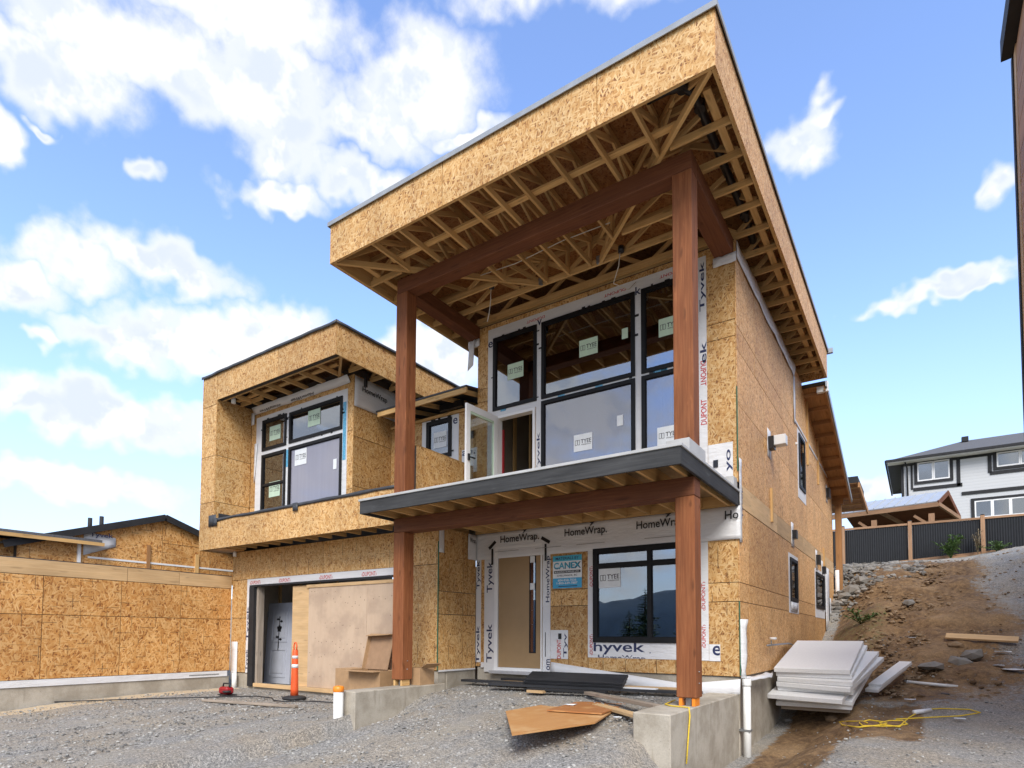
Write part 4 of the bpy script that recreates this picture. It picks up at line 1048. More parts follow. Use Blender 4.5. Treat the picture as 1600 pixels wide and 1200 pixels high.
# -- lettering printed on the wrap
ny = -.0105
def tx(s, px0, py0, px1, py1, n, height, m, parent, rot=0, off=.008, plane='y'):
    a, b = (at(px0, py0, Y=n), at(px1, py1, Y=n)) if plane == 'y' else (at(px0, py0, X=n), at(px1, py1, X=n))
    i = 0 if plane == 'y' else 1
    L = math.hypot(b[i]-a[i], b.z-a.z)
    lettering(s, (a[i]+b[i])/2, (a.z+b.z)/2, n-off if plane == 'y' else n+off, plane, L, height, m, parent, rot)
for (x, s, wd) in ((-3.92, 'HomeWrap.', .86), (-2.55, 'HomeWrap.', .82), (-1.20, 'HomeWrap.', .82), (-.09, 'Ho', .20)):
    lettering(s, x, 2.435 if s == 'Ho' else 2.40, -.047, 'y', wd, .135 if s == 'Ho' else .175, 'print_black', fw)
for x in (-3.9, -2.52, -1.17): lettering('y', x+.1, 2.545, -.049, 'y', .10, .09, 'print_black', fw, clip=(-9, 9, 2.4, 2.56))
for x in (-4.2, -3.3, -2.45, -1.2): box('print_line', x-.27, x+.27, -.050, -.0485, 2.186, 2.194, 'print_grey', fw)
lettering('Wrap.', -.15, 2.42, -4.918, 'x', .20, .12, 'print_black', gw)
for (u, v, L) in ((-4.605, .45, .74), (-4.605, 1.72, .60)): lettering('Tyvek', u, v, ny, 'y', L, .17, 'print_navy', fw, 90)
for (u, v, L) in ((-4.89, .42, .74), (-4.89, 1.78, .56)): lettering('Tyvek', u, v, ny, 'y', L, .10, 'print_navy', fw, 90)
lettering('HomeWrap', -3.315, 1.62, ny, 'y', .84, .10, 'print_navy', fw, 90); lettering('om', -3.31, .08, ny, 'y', .20, .08, 'print_navy', fw, 90)
lettering('DUPONT', -3.09, .36, -.0125, 'y', .34, .085, 'print_red', fw, 90); lettering('Tyv', -2.955, .43, -.0125, 'y', .42, .09, 'print_navy', fw, 90, clip=(-9, -2.912, 0, .695))
box('outlet_box', -3.10, -3.04, -.022, -.011, .54, .64, 'tape_black', fw)
lettering('hyvek', -1.95, .395, ny, 'y', .92, .22, 'print_navy', fw, clip=(-9, 9, .2, .485)); lettering('.', -1.40, .33, ny, 'y', .02, .02, 'print_navy', fw); lettering('e', -.34, .385, ny, 'y', .13, .15, 'print_navy', fw, clip=(-9, -.295, 0, 1))
lettering('HomeWrap', -1.9, .222, ny, 'y', .85, .12, 'print_navy', fw, clip=(-9, 9, .235, 1))
for v in (.45, 1.62): lettering('\u2039DUPONT\u203a', -2.455, v, ny, 'y', .36, .06, 'print_red', fw, 90)
lettering('\u2039DUPONT\u203a', -.535, 1.22, ny, 'y', .45, .06, 'print_red', fw, 90); lettering('\u2039DUPONT\u203a', -.535, .6, ny, 'y', .36, .06, 'print_red', fw, 90)
lettering('Tyvek', -.50, 6.12, ny, 'y', .80, .10, 'print_navy', fw, 90); lettering('ek', -.50, 5.05, ny, 'y', .34, .10, 'print_navy', fw, 90)
for v in (4.72, 4.1): lettering('DUPONT', -.50, v, ny, 'y', .40, .09, 'print_red', fw, 90 if v < 4.5 else -90)
lettering('yo', -.12, 3.28, ny, 'y', .34, .09, 'print_navy', fw, 90); box('outlet_box', -.36, -.29, -.024, -.0105, 3.20, 3.31, 'tape_black', fw)
lettering('Tyvek', -3.525, 3.95, ny, 'y', .80, .085, 'print_navy', fw, 90); lettering('ek', -1.575, 3.25, ny, 'y', .30, .08, 'print_navy', fw, 90)
lettering('e', -4.64, 6.30, ny, 'y', .11, .12, 'print_navy', fw); lettering('k', -1.575, 6.40, ny, 'y', .10, .14, 'print_navy', fw); lettering('v', -3.515, 6.42, ny, 'y', .10, .11, 'print_navy', fw)
for x in (-3.6, -2.0, -1.0): lettering('DUPONT', x, 6.50, ny, 'y', .40, .05, 'print_red', fw, 180)
for x in (-10.4, -9.2): lettering('HomeWrap', x, 5.955, LW-.062, 'y', .80, .10, 'print_black', bw, 180)
lettering('HomeWrap', -.36, 5.80, XS_+.062, 'x', .72, .15, 'print_black', bs, -2)
lettering('2', -9.75, 3.38, LW-.0105, 'y', .06, .14, 'print_black', bw)
lettering('e', -5.68, 5.05, .189, 'y', .12, .13, 'print_navy', sm); lettering('ap.', -5.32, 4.30, .189, 'y', .34, .15, 'print_navy', sm); box('outlet_box', -5.28, -5.18, .17, .188, 4.60, 4.75, 'charcoal_trim', sm)
lettering('Tyvek', .07, 2.62, .045, 'x', .5, .09, 'print_navy', sw, 90)
# tape pieces, clips and blue repair tape along the frames
def tapes(W, rect, n, cnt, m='tape_black'):
    for i in range(cnt):
        side = random.choice('tttlrb'); u = random.uniform(rect[0]+.05, rect[1]-.05); v = random.uniform(rect[2]+.05, rect[3]-.05); a, b = random.uniform(.015, .05), random.uniform(.015, .04)
        if side == 't': v = rect[3]+.03
        elif side == 'b': v = rect[2]-.025
        elif side == 'l': u = rect[0]-.03
        else: u = rect[1]+.03
        box('tape', u-a, u+a, n-.013, n-.0102, v-b*.6, v+b*.6, m, W)
for W, r, n in ((w1, UW['w1'], 0), (w2u, UW['w2u'], 0), (w3u, UW['w3u'], 0), (ba, LWH['a'], LW), (bc, LWH['c'], LW), (lw, LWIN, 0), (sw_, SWN, .19)): tapes(W, r, n, 8)
for (x, z, a) in ((-4.33, 4.93, .06), (-3.05, 4.925, .07), (-2.3, 4.925, .07), (-1.2, 4.925, .12)): box('blue_tape', x-a, x+a, -.013, -.0102, z-.02, z+.02, 'tape_blue', fw)
box('blue_tape', -7.86, -7.76, LW-.013, LW-.0102, 4.3, 5.55, 'tape_blue', bw); box('blue_tape', -9.80, -9.72, LW-.013, LW-.0102, 4.45, 4.85, 'tape_blue', bw)
# -- front door
dr = plate('door_frame', -4.50, -3.44, -.06, 2.285, -.028, .12, 'y', 'white_paint', H, [(-4.42, -3.465, 0, 2.243)], 'long')
lt_ = (-3.72, -3.575, .28, 2.09)
ds = plate('door_panel', -4.412, -3.473, .004, 2.238, -.004, .04, 'y', 'tan_door', dr, [lt_], 'long')
plate('door_light', lt_[0]+.002, lt_[1]-.002, lt_[2]+.002, lt_[3]-.002, .002, .010, 'y', 'glass', dr); plate('light_frame', lt_[0], lt_[1], lt_[2], lt_[3], -.008, .0015, 'y', 'black_frame', dr, [(lt_[0]+.018, lt_[1]-.018, lt_[2]+.018, lt_[3]-.018)], 'long')
box('light_backing', lt_[0]-.02, lt_[1]+.02, .045, .055, lt_[2], lt_[3], 'tape_black', dr)
for (z, h_) in ((2.0, .12), (1.50, .12)): box('sticker', -3.70, -3.60, -.012, -.0085, z-h_/2, z+h_/2, 'sticker_white', dr)
for z in (1.36, 1.06, .80): lathe('lock_plug', [(.012, 0), (.012, .004)], (-3.65, -.01, z), 'steel', dr, 10)
box('door_sill', -4.55, -3.40, -.12, .05, -.115, -.062, 'sill_metal', dr)
for (x, a) in ((-4.55, 40), (-3.36, -30)):
    c, s = math.cos(R(a)), math.sin(R(a)); bar('tape_strip', (x-.10*c, -.032, 2.33-.10*s), (x+.10*c, -.032, 2.33+.10*s), .06, .004, 'tape_black', dr, up=(0, 1, 0))
    box('tape_strip', x-.02, x+.02, -.033, -.028, 1.95, 2.26, 'tape_black', dr)
bar('tape_strip', (-3.37, -.012, .22), (-3.37, -.012, .66), .012, .004, 'tape_black', dr, up=(0, 1, 0))
# -- glazed patio door standing open, and its opening
pj = plate('door_frame', PDOOR[0], PDOOR[1], PDOOR[2], PDOOR[3], -.03, .12, 'y', 'white_paint', H, [(PDOOR[0]+.05, PDOOR[1]-.05, 2.80, PDOOR[3]-.05)], 'long')
hx, hy = PDOOR[0]+.03, -.035; ang = R(-94)
def leaf_vf(u0, u1, v0, v1, n0, n1, holes=()):
    V, F = plate_vf(u0, u1, v0, v1, n0, n1, 'y', holes); c, s = math.cos(ang), math.sin(ang)
    return [(hx+x*c-y*s, hy+x*s+y*c, z) for x, y, z in V], F
lf = mesh_obj('patio_door_leaf', *leaf_vf(0, .88, 2.83, 4.82, -.022, .022, [(.10, .78, 3.05, 4.70)]), 'white_paint', pj)
mesh_obj('pane', *leaf_vf(.095, .785, 3.045, 4.705, -.004, .004), 'clear_glass', pj)
mesh_obj('glazing_bead', *leaf_vf(.10, .78, 3.05, 4.70, -.014, .014, [(.115, .765, 3.065, 4.66)]), 'sticker_green', pj)
for v in (3.83,): mesh_obj('handle', *leaf_vf(.81, .85, v-.06, v+.06, -.05, .05), 'tape_black', pj); mesh_obj('handle', *leaf_vf(.68, .85, v-.012, v+.012, .05, .062), 'tape_black', pj)
# -- fittings on the right wall
def fixture(y, z, s=.12):
    drape('flashing_patch', [[(.008+.01*noise.noise((i, j, y)), y-.16+.10*i, z-.26+.13*j) for j in range(5)] for i in range(4)], 'house_wrap', sw)
    return box('vent', .01, .10, y-s/2, y+s/2, z-s/2, z+s/2, 'black_pipe', sw)
f1 = fixture(2.30, 4.13, .22); cbox('light_fixture', .10, .30, 2.22, 2.42, 4.07, 4.25, 'white_metal', sw, .008)
fixture(4.62, 2.78, .18); fixture(10.6, 4.86, .3); fixture(9.3, 2.45, .2); fixture(8.2, 2.62, .25)
for (a, b, c) in ((2.40, 2.70, 3.32), (6.92, 4.84, 6.70), (8.75, 4.74, 6.1), (9.6, 2.6, 3.1)): box('wood_batten', .002, .042, a-.045, a+.045, b, c, 'lumber', sw)
tube('gas_pipe', [(.06, 1.6, .45), (.06, 2.6, .46), (.06, 3.6, .47), (.06, 4.5, .41)], .016, 'steel', sw, 8)
gp = lathe('pressure_gauge', [(.055, -.02), (.06, 0), (.055, .02)], (.09, 1.95, .57), 'white_metal', sw, 14); tube('gauge_stem', [(.06, 1.95, .46), (.06, 1.95, .54)], .012, 'steel', sw, 6)
tube('downspout', [(.1, 12.0, 2.7), (.1, 12.02, 1.4)], .06, 'white_metal', sw, 10)
drape('wrap_flap', [[(.03+.05*noise.noise((i, j, 4)), 9.75+.28*j, 2.6-.30*i+.05*noise.noise((i, j, 1))) for j in range(4)] for i in range(7)], 'house_wrap', sw)
drape('wrap_flap', [[(.03+.05*noise.noise((i, j, 8)), 10.4+.2*j, 1.75-.2*i) for j in range(4)] for i in range(6)], 'house_wrap', sw)
drape('wrap_flap', [[(.02+.04*noise.noise((i, j, 3)), 4.25+.2*j, 1.34-.1*i) for j in range(5)] for i in range(3)], 'house_wrap', sw); plate('wrap_sheet', 9.6, 10.3, 1.3, 2.5, .003, .008, 'x', 'house_wrap', sw)
box('electrical_conduit', .004, .05, 5.2, 5.25, 4.9, 4.95, 'white_metal', sw)
cbox('meter_box', .30, .55, 6.42, 6.52, 6.42, 6.66, 'white_metal', sw, .006)
bar('wrap_strip', (-4.952, -1.10, -.045), (-4.952, -.02, -.045), .006, .03, 'house_wrap', gw)
bl_ = drape('wrap_flap', [[(-11.44+.12*j, -1.135-.02*noise.noise((i, j, 1)), .42-.18*i) for j in range(3)] for i in range(6)], 'house_wrap', gw)
tube('drain_stub', [(-11.15, -1.22, -.72), (-11.15, -1.22, -.32)], .055, 'pvc', fnd, 12)

# ------------------------------------------------------------------ everything round the house
def gat(px, py):
    """where the ray through a photo pixel meets the ground"""
    v = ray(px, py).normalized(); o = CQ['c']; t = 1.0
    while t < 120:
        p = o+v*t
        if p.z <= gz(p.x, p.y): return Vector((p.x, p.y, gz(p.x, p.y)))
        t += .03
    return o+v*60

# -- neighbouring house on the left: long low wall, gable behind
NX = -11.5
NL = thing('neighbor_house', (-14.5, -4.0, -.66), 'half built house left of the driveway with long low wall and dark gable roof', 'house')
nw = box('wall', NX-.2, NX-.016, -9.8, -1.13, -.27, 1.96, 'dark_inside', NL)
ys = [-9.78, -8.56, -7.34, -6.12, -4.90, -3.55, -2.33, -1.135]
sheets(nw, 'x', NX-.014, NX, ys, [-.268, .95, 1.69], 'osb_grid', world_uv=True)
for a, b in zip([-9.78, -6.6, -3.45, -2.38], [-6.6, -3.45, -2.38, -1.135]): box('rim_board', NX-.03, NX+.006, a+.004, b-.004, 1.695, 1.98, 'lumber_pale', nw)
box('wrap_strip', NX-.002, NX+.008, -9.78, -1.2, -.40, -.272, 'house_wrap', nw)
box('print_line', NX+.0085, NX+.0095, -2.1, -1.4, -.36, -.33, 'print_grey', nw)
cbox('foundation', NX-.25, NX-.012, -9.8, -1.135, -1.5, -.40, 'concrete', NL, .01, 'nat')
box('flat_roof', -19, NX-.02, -9.8, -1.13, 1.97, 2.0, 'membrane', NL)
gx = -14.0; pk = (-1.57, 3.62); sl = .335
gwall = prism('wall', [(-4.6, 2.0), (1.5, 2.0), (1.5, pk[1]-sl*(1.5-pk[0])-.02), (pk[0], pk[1]-.02), (-4.6, pk[1]-sl*(pk[0]+4.6)-.02)], gx-.2, gx-.016, 'x', 'dark_inside', NL)
cutz = lambda y: pk[1]-sl*abs(y-pk[0])-.03
for (a, b) in ((-4.6, -3.4), (-3.4, -1.57), (-1.57, -.3), (-.3, 1.5)):
    prism('osb_sheet', [(a+GAP, 2.004), (b-GAP, 2.004), (b-GAP, 2.95-GAP if min(cutz(a), cutz(b)) > 3.0 else cutz(b)), (a+GAP, 2.95-GAP if min(cutz(a), cutz(b)) > 3.0 else cutz(a))], gx-.014, gx, 'x', 'osb_grid', gwall, world_uv=True)
    if min(cutz(a), cutz(b)) > 3.0: prism('osb_sheet', [(a+GAP, 2.95+GAP), (b-GAP, 2.95+GAP), (b-GAP, cutz(b)), (a+GAP, cutz(a))], gx-.014, gx, 'x', 'osb_grid', gwall, world_uv=True)
for sgn in (-1, 1):
    y1 = pk[0]+sgn*3.3; z1 = pk[1]-sl*3.3
    vv = [(-21, pk[0], pk[1]), (gx+.12, pk[0], pk[1]), (gx+.12, y1, z1), (-21, y1, z1)]
    rp = mesh_obj('roof_slope', vv+[(x, y, z+.05) for x, y, z in vv], BF, 'shingle', NL)
    bar('rake_board', (gx+.135, pk[0], pk[1]-.02), (gx+.135, y1, z1-.02), .03, .16, 'charcoal_trim', rp)
for (y, h) in ((-3.0, .18), (-2.75, .26)): tube('vent_pipe', [(gx-.6, y, 3.05), (gx-.6, y, 3.25+h)], .05, 'charcoal_trim', NL, 8)
box('wrap_strip', gx+.002, gx+.01, -3.25, 1.4, 2.375, 2.42, 'white_paint', gwall); box('wood_batten', gx+.002, gx+.04, -1.95, -1.87, 2.2, 2.85, 'fir_post', gwall); box('wood_batten', gx+.002, gx+.04, -.72, -.62, 2.1, 2.75, 'lumber', gwall)
drape('wrap_flap', [[(gx+.02+.05*noise.noise((i, j, 5)), -3.35+.17*i, 3.0-.02*i-.19*j+.03*i*j) for j in range(4)] for i in range(5)], 'house_wrap', gwall)
lettering('Tyvek', -3.0, 2.93, gx+.075, 'x', .50, .13, 'print_navy', gwall, 2)
wa = box('wing_wall', gx-.35, gx-.2, -9.8, -3.45, 2.0, 2.66, 'dark_inside', NL); sheets(wa, 'x', gx-.199, gx-.185, [-9.8, -7.4, -4.95, -3.45], [2.004, 2.655], 'osb_grid', world_uv=True)
we = box('wing_roof', -20, gx+.25, -9.8, -3.05, 2.74, 2.80, 'shingle', NL); box('eave_board', gx+.22, gx+.252, -9.8, -3.0, 2.66, 2.739, 'lumber', we); box('soffit_board', gx-.2, gx+.218, -9.8, -3.05, 2.70, 2.738, 'lumber_pale', we)
box('white_post', gx+.0, gx+.06, -3.47, -3.41, 2.0, 2.70, 'white_paint', we)
fr_ = at(0, 824, X=-24); mesh_obj('far_roof', [(-24, -16, 3.4), (-24, -5.2, 3.05), (-29, -5.2, 3.35), (-29, -16, 3.9), (-24, -16, 3.1), (-24, -5.2, 2.75), (-29, -5.2, 2.75), (-29, -16, 2.75)], [(0, 1, 2, 3), (7, 6, 5, 4), (4, 5, 1, 0), (5, 6, 2, 1), (6, 7, 3, 2), (7, 4, 0, 3)], 'shingle', NL)

# -- neighbouring house on the right: only its projecting upper bay reaches the frame
NR = thing('neighbor_house', (7.5, 2.0, -.7), 'dark trimmed corner of the next house cutting in at the right edge', 'house')
nb = box('upper_bay', 3.30, 7.2, -2.2, -.5, 2.80, 7.36, 'osb_soffit', NR, 'nat')
box('corner_trim', 3.255, 3.298, -.56, -.46, 2.78, 7.38, 'charcoal_trim', nb); box('edge_trim', 3.27, 3.299, -.72, -.565, 2.78, 7.37, 'lumber_pale', nb)
for k in range(14): box('cladding_board', 3.275, 3.299, -2.2, -.725, 2.80+k*.325, 2.80+k*.325+.31, 'fir_post', nb)
box('bay_underside', 3.26, 7.2, -2.2, -.5, 2.765, 2.798, 'fir_post', nb)
nr = box('roof', 3.16, 7.4, -2.6, -.50, 7.385, 7.64, 'charcoal_trim', NR)
box('wall', 6.6, 12, -.48, 9.5, -1.2, 7.3, 'osb_soffit', NR, 'nat'); box('roof', 6.3, 12.4, -.49, 10, 7.385, 7.6, 'charcoal_trim', NR)

# -- fence along the back of the lot
FY = 24.0
FN = thing('fence', (3, FY, 4.1), 'black corrugated metal fence with brown timber posts and rails along the top of the bank', 'fence')
fz = lambda x: 3.97+.07*x
px_ = [-9.9, -7.3, -4.7, -2.9, -.80, 1.93, 4.60, 7.2, 9.8]
for i, x in enumerate(px_):
    fp = box('post', x-.075, x+.075, FY-.075, FY+.075, fz(x)-.35, 5.98, 'fence_wood', FN)
    lathe('post_cap', [(.085, 0), (.085, .03), (.02, .06)], (x, FY, 5.98), 'charcoal_trim', fp, 4)
    if i == len(px_)-1: break
    a, b = x+.08, px_[i+1]-.08
    V, F = [], []; n_ = int((b-a)/.045)
    for k in range(n_+1):
        u = a+(b-a)*k/n_; yy = FY+(.014 if k % 2 else -.014); V += [(u, yy, fz(u)+.10), (u, yy, 5.80)]
    for k in range(n_): F.append((2*k, 2*k+2, 2*k+3, 2*k+1))
    pn = mesh_obj('corrugated_panel', V, F, 'fence_metal', FN); md = pn.modifiers.new('Solidify', 'SOLIDIFY'); md.thickness = .004
    bar('rail', (a, FY, 5.855), (b, FY, 5.855), .09, .09, 'fence_wood', FN); bar('rail', (a, FY-.002, fz(a)+.05), (b, FY-.002, fz(b)+.05), .06, .09, 'fence_wood', FN)
    if x < 3: bar('kick_board', (a, FY-.03, fz(a)-.14), (b, FY-.03, fz(b)-.10), .05, .24, 'fence_wood', FN)

# -- timber gazebo behind the fence
GZ = thing('gazebo', tuple(at(1420, 800, Z=6.6).xy)+(4.6,), 'timber gazebo with pale metal roof behind the black fence', 'gazebo')
eL, eR = at(1290, 807, Z=7.0), at(1466, 784, Z=7.0); kL, kR = at(1290, 799, Z=7.85), at(1481, 768, Z=7.85); bR = at(1500, 807, Z=6.9)
kL = kR+(eL-eR); bL = bR+(eL-eR)
def slab(name, q, th, m, parent): 
    nrm = (q[1]-q[0]).cross(q[3]-q[0]).normalized(); nrm = nrm if nrm.z > 0 else -nrm
    return mesh_obj(name, [tuple(p) for p in q]+[tuple(p+nrm*th) for p in q], BF if ((q[1]-q[0]).cross(q[3]-q[0])).z > 0 else [f[::-1] for f in BF], m, parent)
s1 = slab('roof_slope', [eL, eR, kR, kL], .05, 'metal_roof', GZ); s2 = slab('roof_slope', [kL, kR, bR, bL], .05, 'metal_roof', GZ)
slab('roof_boards', [p-Vector((0, 0, .05)) for p in (eL, eR, kR, kL)], .02, 'cedar_dark', s1); slab('roof_boards', [p-Vector((0, 0, .05)) for p in (kL, kR, bR, bL)], .02, 'cedar_dark', s2)
for k in range(12):
    f = k/11; bar('roof_rib', eL.lerp(eR, f)+Vector((0, 0, .075)), kL.lerp(kR, f)+Vector((0, 0, .075)), .04, .04, 'metal_roof', s1)
for a, b in ((eR, kR), (kR, bR)): bar('barge_board', a-Vector((0, 0, .06)), b-Vector((0, 0, .06)), .06, .24, 'cedar_dark', GZ)
bar('eave_beam', eL-Vector((0, 0, .12)), eR-Vector((0, 0, .12)), .12, .2, 'fence_wood', GZ); bar('eave_beam', bL-Vector((0, 0, .12)), bR-Vector((0, 0, .12)), .12, .2, 'fence_wood', GZ)
for q in (.5, 1.0): bar('collar_beam', eL.lerp(eR, q)-Vector((0, 0, .1)), bL.lerp(bR, q)-Vector((0, 0, .1)), .1, .18, 'fence_wood', GZ)
for (p_, o_) in ((eR.lerp(eL, .07), .0), (bR.lerp(bL, .07), 0), (eR.lerp(eL, .6), 0)): 
    c = p_.lerp((eR+bR)/2, .08); box('post', c.x-.12, c.x+.12, c.y-.12, c.y+.12, 4.4, 6.5, 'fence_wood', GZ); bar('knee_brace', (c.x, c.y, 5.9), tuple((c+(eL-eR).normalized()*.7).xy)+(6.5,), .1, .12, 'fence_wood', GZ)

# -- white house far behind
WH = thing('house', (6.5, 44, 6.5), 'finished white sided house with charcoal trim behind the gazebo and fence', 'house')
HY = 40.0
wh = plate('wall', 1.38, 14, 6.0, 12.42, HY, HY+.3, 'y', 'siding', WH, [(2.3, 4.1, 11.25, 12.55), (6.55, 8.9, 11.6, 12.55), (5.35, 9.0, 8.4, 9.55)])
box('side_wall', 1.38, 1.7, HY+.31, 50, 6.0, 12.42, 'siding', WH); box('interior_wall', 1.8, 13.9, HY+2.2, HY+2.4, 6, 12.4, 'drywall', WH)
vr = [(.55, HY-.75, 12.78), (14.8, HY-.75, 12.78), (11.8, 45.2, 15.0), (5.2, 45.2, 15.0), (.55, 51, 12.78), (14.8, 51, 12.78)]
rf = mesh_obj('roof', vr, [(0, 1, 2, 3), (1, 5, 2), (5, 4, 3, 2), (4, 0, 3)], 'shingle', WH)
box('gutter', .50, 14.8, HY-.86, HY-.76, 12.66, 12.82, 'charcoal_trim', rf); box('soffit_board', .6, 14.7, HY-.75, HY-.005, 12.60, 12.66, 'white_paint', rf); box('gutter', .44, .54, HY-.75, 51, 12.66, 12.82, 'charcoal_trim', rf)
box('roof_vent', 5.0, 5.4, 44.2, 44.6, 14.7, 15.05, 'charcoal_trim', rf)
def hwin(r, n_):
    t_ = plate('window', r[0]-.18, r[1]+.18, r[2]-.18, r[3]+.16, HY-.07, HY-.002, 'y', 'charcoal_trim', WH, [(r[0], r[1], r[2], r[3])], 'long')
    d = (r[1]-r[0])/n_
    for k in range(n_):
        plate('sash', r[0]+k*d+.004, r[0]+(k+1)*d-.004, r[2]+.004, r[3]-.004, HY-.05, HY+.04, 'y', 'white_vinyl', t_, [(r[0]+k*d+.08, r[0]+(k+1)*d-.08, r[2]+.09, r[3]-.09)], 'long')
        plate('pane', r[0]+k*d+.07, r[0]+(k+1)*d-.07, r[2]+.08, r[3]-.08, HY+.0, HY+.006, 'y', 'glass', t_)
hwin((2.3, 4.1, 11.25, 12.55), 2); hwin((6.55, 8.9, 11.6, 12.55), 2); hwin((5.35, 9.0, 8.4, 9.55), 4)
for (a, b, c, d) in ((1.36, 1.52, 6.0, 12.5), (1.92, 2.04, 10.75, 12.5), (4.46, 4.66, 10.65, 12.5), (6.1, 6.3, 11.3, 12.5), (2.05, 4.75, 10.62, 10.84), (4.7, 14, 10.0, 10.22), (6.2, 14, 11.15, 11.36)):
    box('trim_board', a, b, HY-.05, HY-.003, c, d, 'charcoal_trim', WH)
tube('downspout', [(1.62, HY-.5, 12.6), (1.72, HY-.12, 12.25), (1.74, HY-.1, 8)], .05, 'charcoal_trim', WH, 8)

# -- concrete wing walls either side of the porch
def cthing(name, args, label, cat, group=None, m='concrete', b=.012):
    o = cbox(name, *args, m, None, b, 'nat'); return tag(o, label, cat, group)
cthing('concrete_wall', (-5.12, -4.75, -3.2, -1.13, -1.5, -.251), 'low concrete wall carrying the left timber post beside the capped white pipe', 'wall')
cthing('concrete_wall', (-.47, -.035, -2.95, .026, -1.6, -.251), 'low concrete wall carrying the right timber post with yellow rope over it', 'wall')

# -- pipes
cp = thing('capped_pipe', (-4.96, -3.33, -1.0), 'white plastic pipe with orange cap in front of the concrete wall', 'pipe')
tube('pipe', [(-4.96, -3.33, -1.2), (-4.96, -3.33, -.25)], .072, 'pvc', cp, 16); lathe('cap', [(.076, 0), (.08, .005), (.08, .07), (.06, .085), (.03, .09)], (-4.96, -3.33, -.25), 'orange_cap', cp, 16)
dp = thing('drain_pipe', (.07, .06, -1.4), 'white plastic drain pipe standing against the house corner foundation', 'pipe')
tube('pipe', [(.07, .06, -1.5), (.07, .06, -.06)], .055, 'pvc', dp, 14); lathe('collar', [(.064, 0), (.066, .01), (.066, .09), (.06, .1)], (.07, .06, -.13), 'pvc', dp, 14); box('strap', -.03, .13, .0, .125, -.80, -.77, 'steel', dp)

# -- delineator post
dx, dy = -7.85, -1.98; dz = gz(dx, dy)+.01
dl = thing('traffic_delineator', (dx, dy, dz), 'orange traffic delineator with two white bands on the gravel before the garage', 'delineator')
V = []; n_ = 8
lathe('base', [(.225, 0), (.23, .025), (.20, .05), (.09, .07)], (dx, dy, dz), 'rubber', dl, 8)
lathe('tube', [(.075, .07), (.072, .2), (.062, .6), (.053, .93), (.045, .95)], (dx, dy, dz), 'orange_plastic', dl, 18)
for (a, b) in ((.60, .67), (.78, .85)): lathe('reflective_band', [(.066-.012*(a-.55)/.3+.001, a), (.066-.012*(b-.55)/.3+.001, b)], (dx, dy, dz), 'reflective', dl, 18)
tube('handle', [(dx-.04, dy, dz+.94), (dx-.045, dy, dz+1.03), (dx-.02, dy, dz+1.09), (dx+.02, dy, dz+1.09), (dx+.045, dy, dz+1.03), (dx+.04, dy, dz+.94)], .013, 'orange_plastic', dl, 8)

# -- cardboard boxes
def carton(x0, x1, y0, y1, z0, z1, label, tape=True, open_=None, rot=0):
    c = thing('cardboard_box', ((x0+x1)/2, (y0+y1)/2, z0), label, 'box', 'cardboard boxes by the left post')
    t_ = .008
    for (a, b, d, e) in ((x0, x1, y0, y0+t_), (x0, x1, y1-t_, y1), (x0, x0+t_, y0+t_, y1-t_), (x1-t_, x1, y0+t_, y1-t_)): box('side', a, b, d, e, z0, z1, 'cardboard', c)
    box('bottom', x0+t_, x1-t_, y0+t_, y1-t_, z0+.001, z0+.008, 'cardboard_in', c)
    if tape:
        box('flap', x0, x1, y0, (y0+y1)/2-.003, z1+.001, z1+.008, 'cardboard', c); box('flap', x0, x1, (y0+y1)/2+.003, y1, z1+.001, z1+.008, 'cardboard', c)
    return c
carton(-7.05, -6.62, -1.66, -1.22, -.655, -.05, 'closed cardboard box against the plywood of the garage opening')
c2 = carton(-6.54, -5.72, -1.78, -1.30, -.655, -.05, 'open cardboard box left of the timber post with a tall flap standing up', False)
V, F = plate_vf(-6.62, -6.0, .0, .66, -1.33, -1.318, 'y'); mesh_obj('tall_flap', [(x+.10*(z)-.0, y+.16*z, z-.05) for x, y, z in V], F, 'cardboard_in', c2)
mesh_obj('flap_edge', [(-6.62, -1.40, -.05), (-6.60, -1.33, -.05), (-6.535, -1.225, .61), (-6.56, -1.30, .60), (-6.615, -1.40, -.05), (-6.595, -1.325, -.05), (-6.53, -1.22, .61), (-6.55, -1.295, .60)], BF, 'cardboard', c2)
mesh_obj('top_lip', [(-6.56, -1.36, .57), (-5.94, -1.36, .60), (-5.934, -1.22, .61), (-6.554, -1.22, .61), (-6.56, -1.36, .58), (-5.94, -1.36, .61), (-5.934, -1.22, .62), (-6.554, -1.22, .62)], BF, 'cardboard', c2)
box('flap', -6.54, -5.72, -1.955, -1.785, -.06, -.052, 'cardboard', c2)
c3 = carton(-5.06, -4.80, -1.74, -1.38, -.25, .04, 'small cardboard box tipped open behind the left timber post', False)
bar('flap', (-4.79, -1.56, .04), (-4.62, -1.60, .12), .30, .008, 'cardboard', c3)

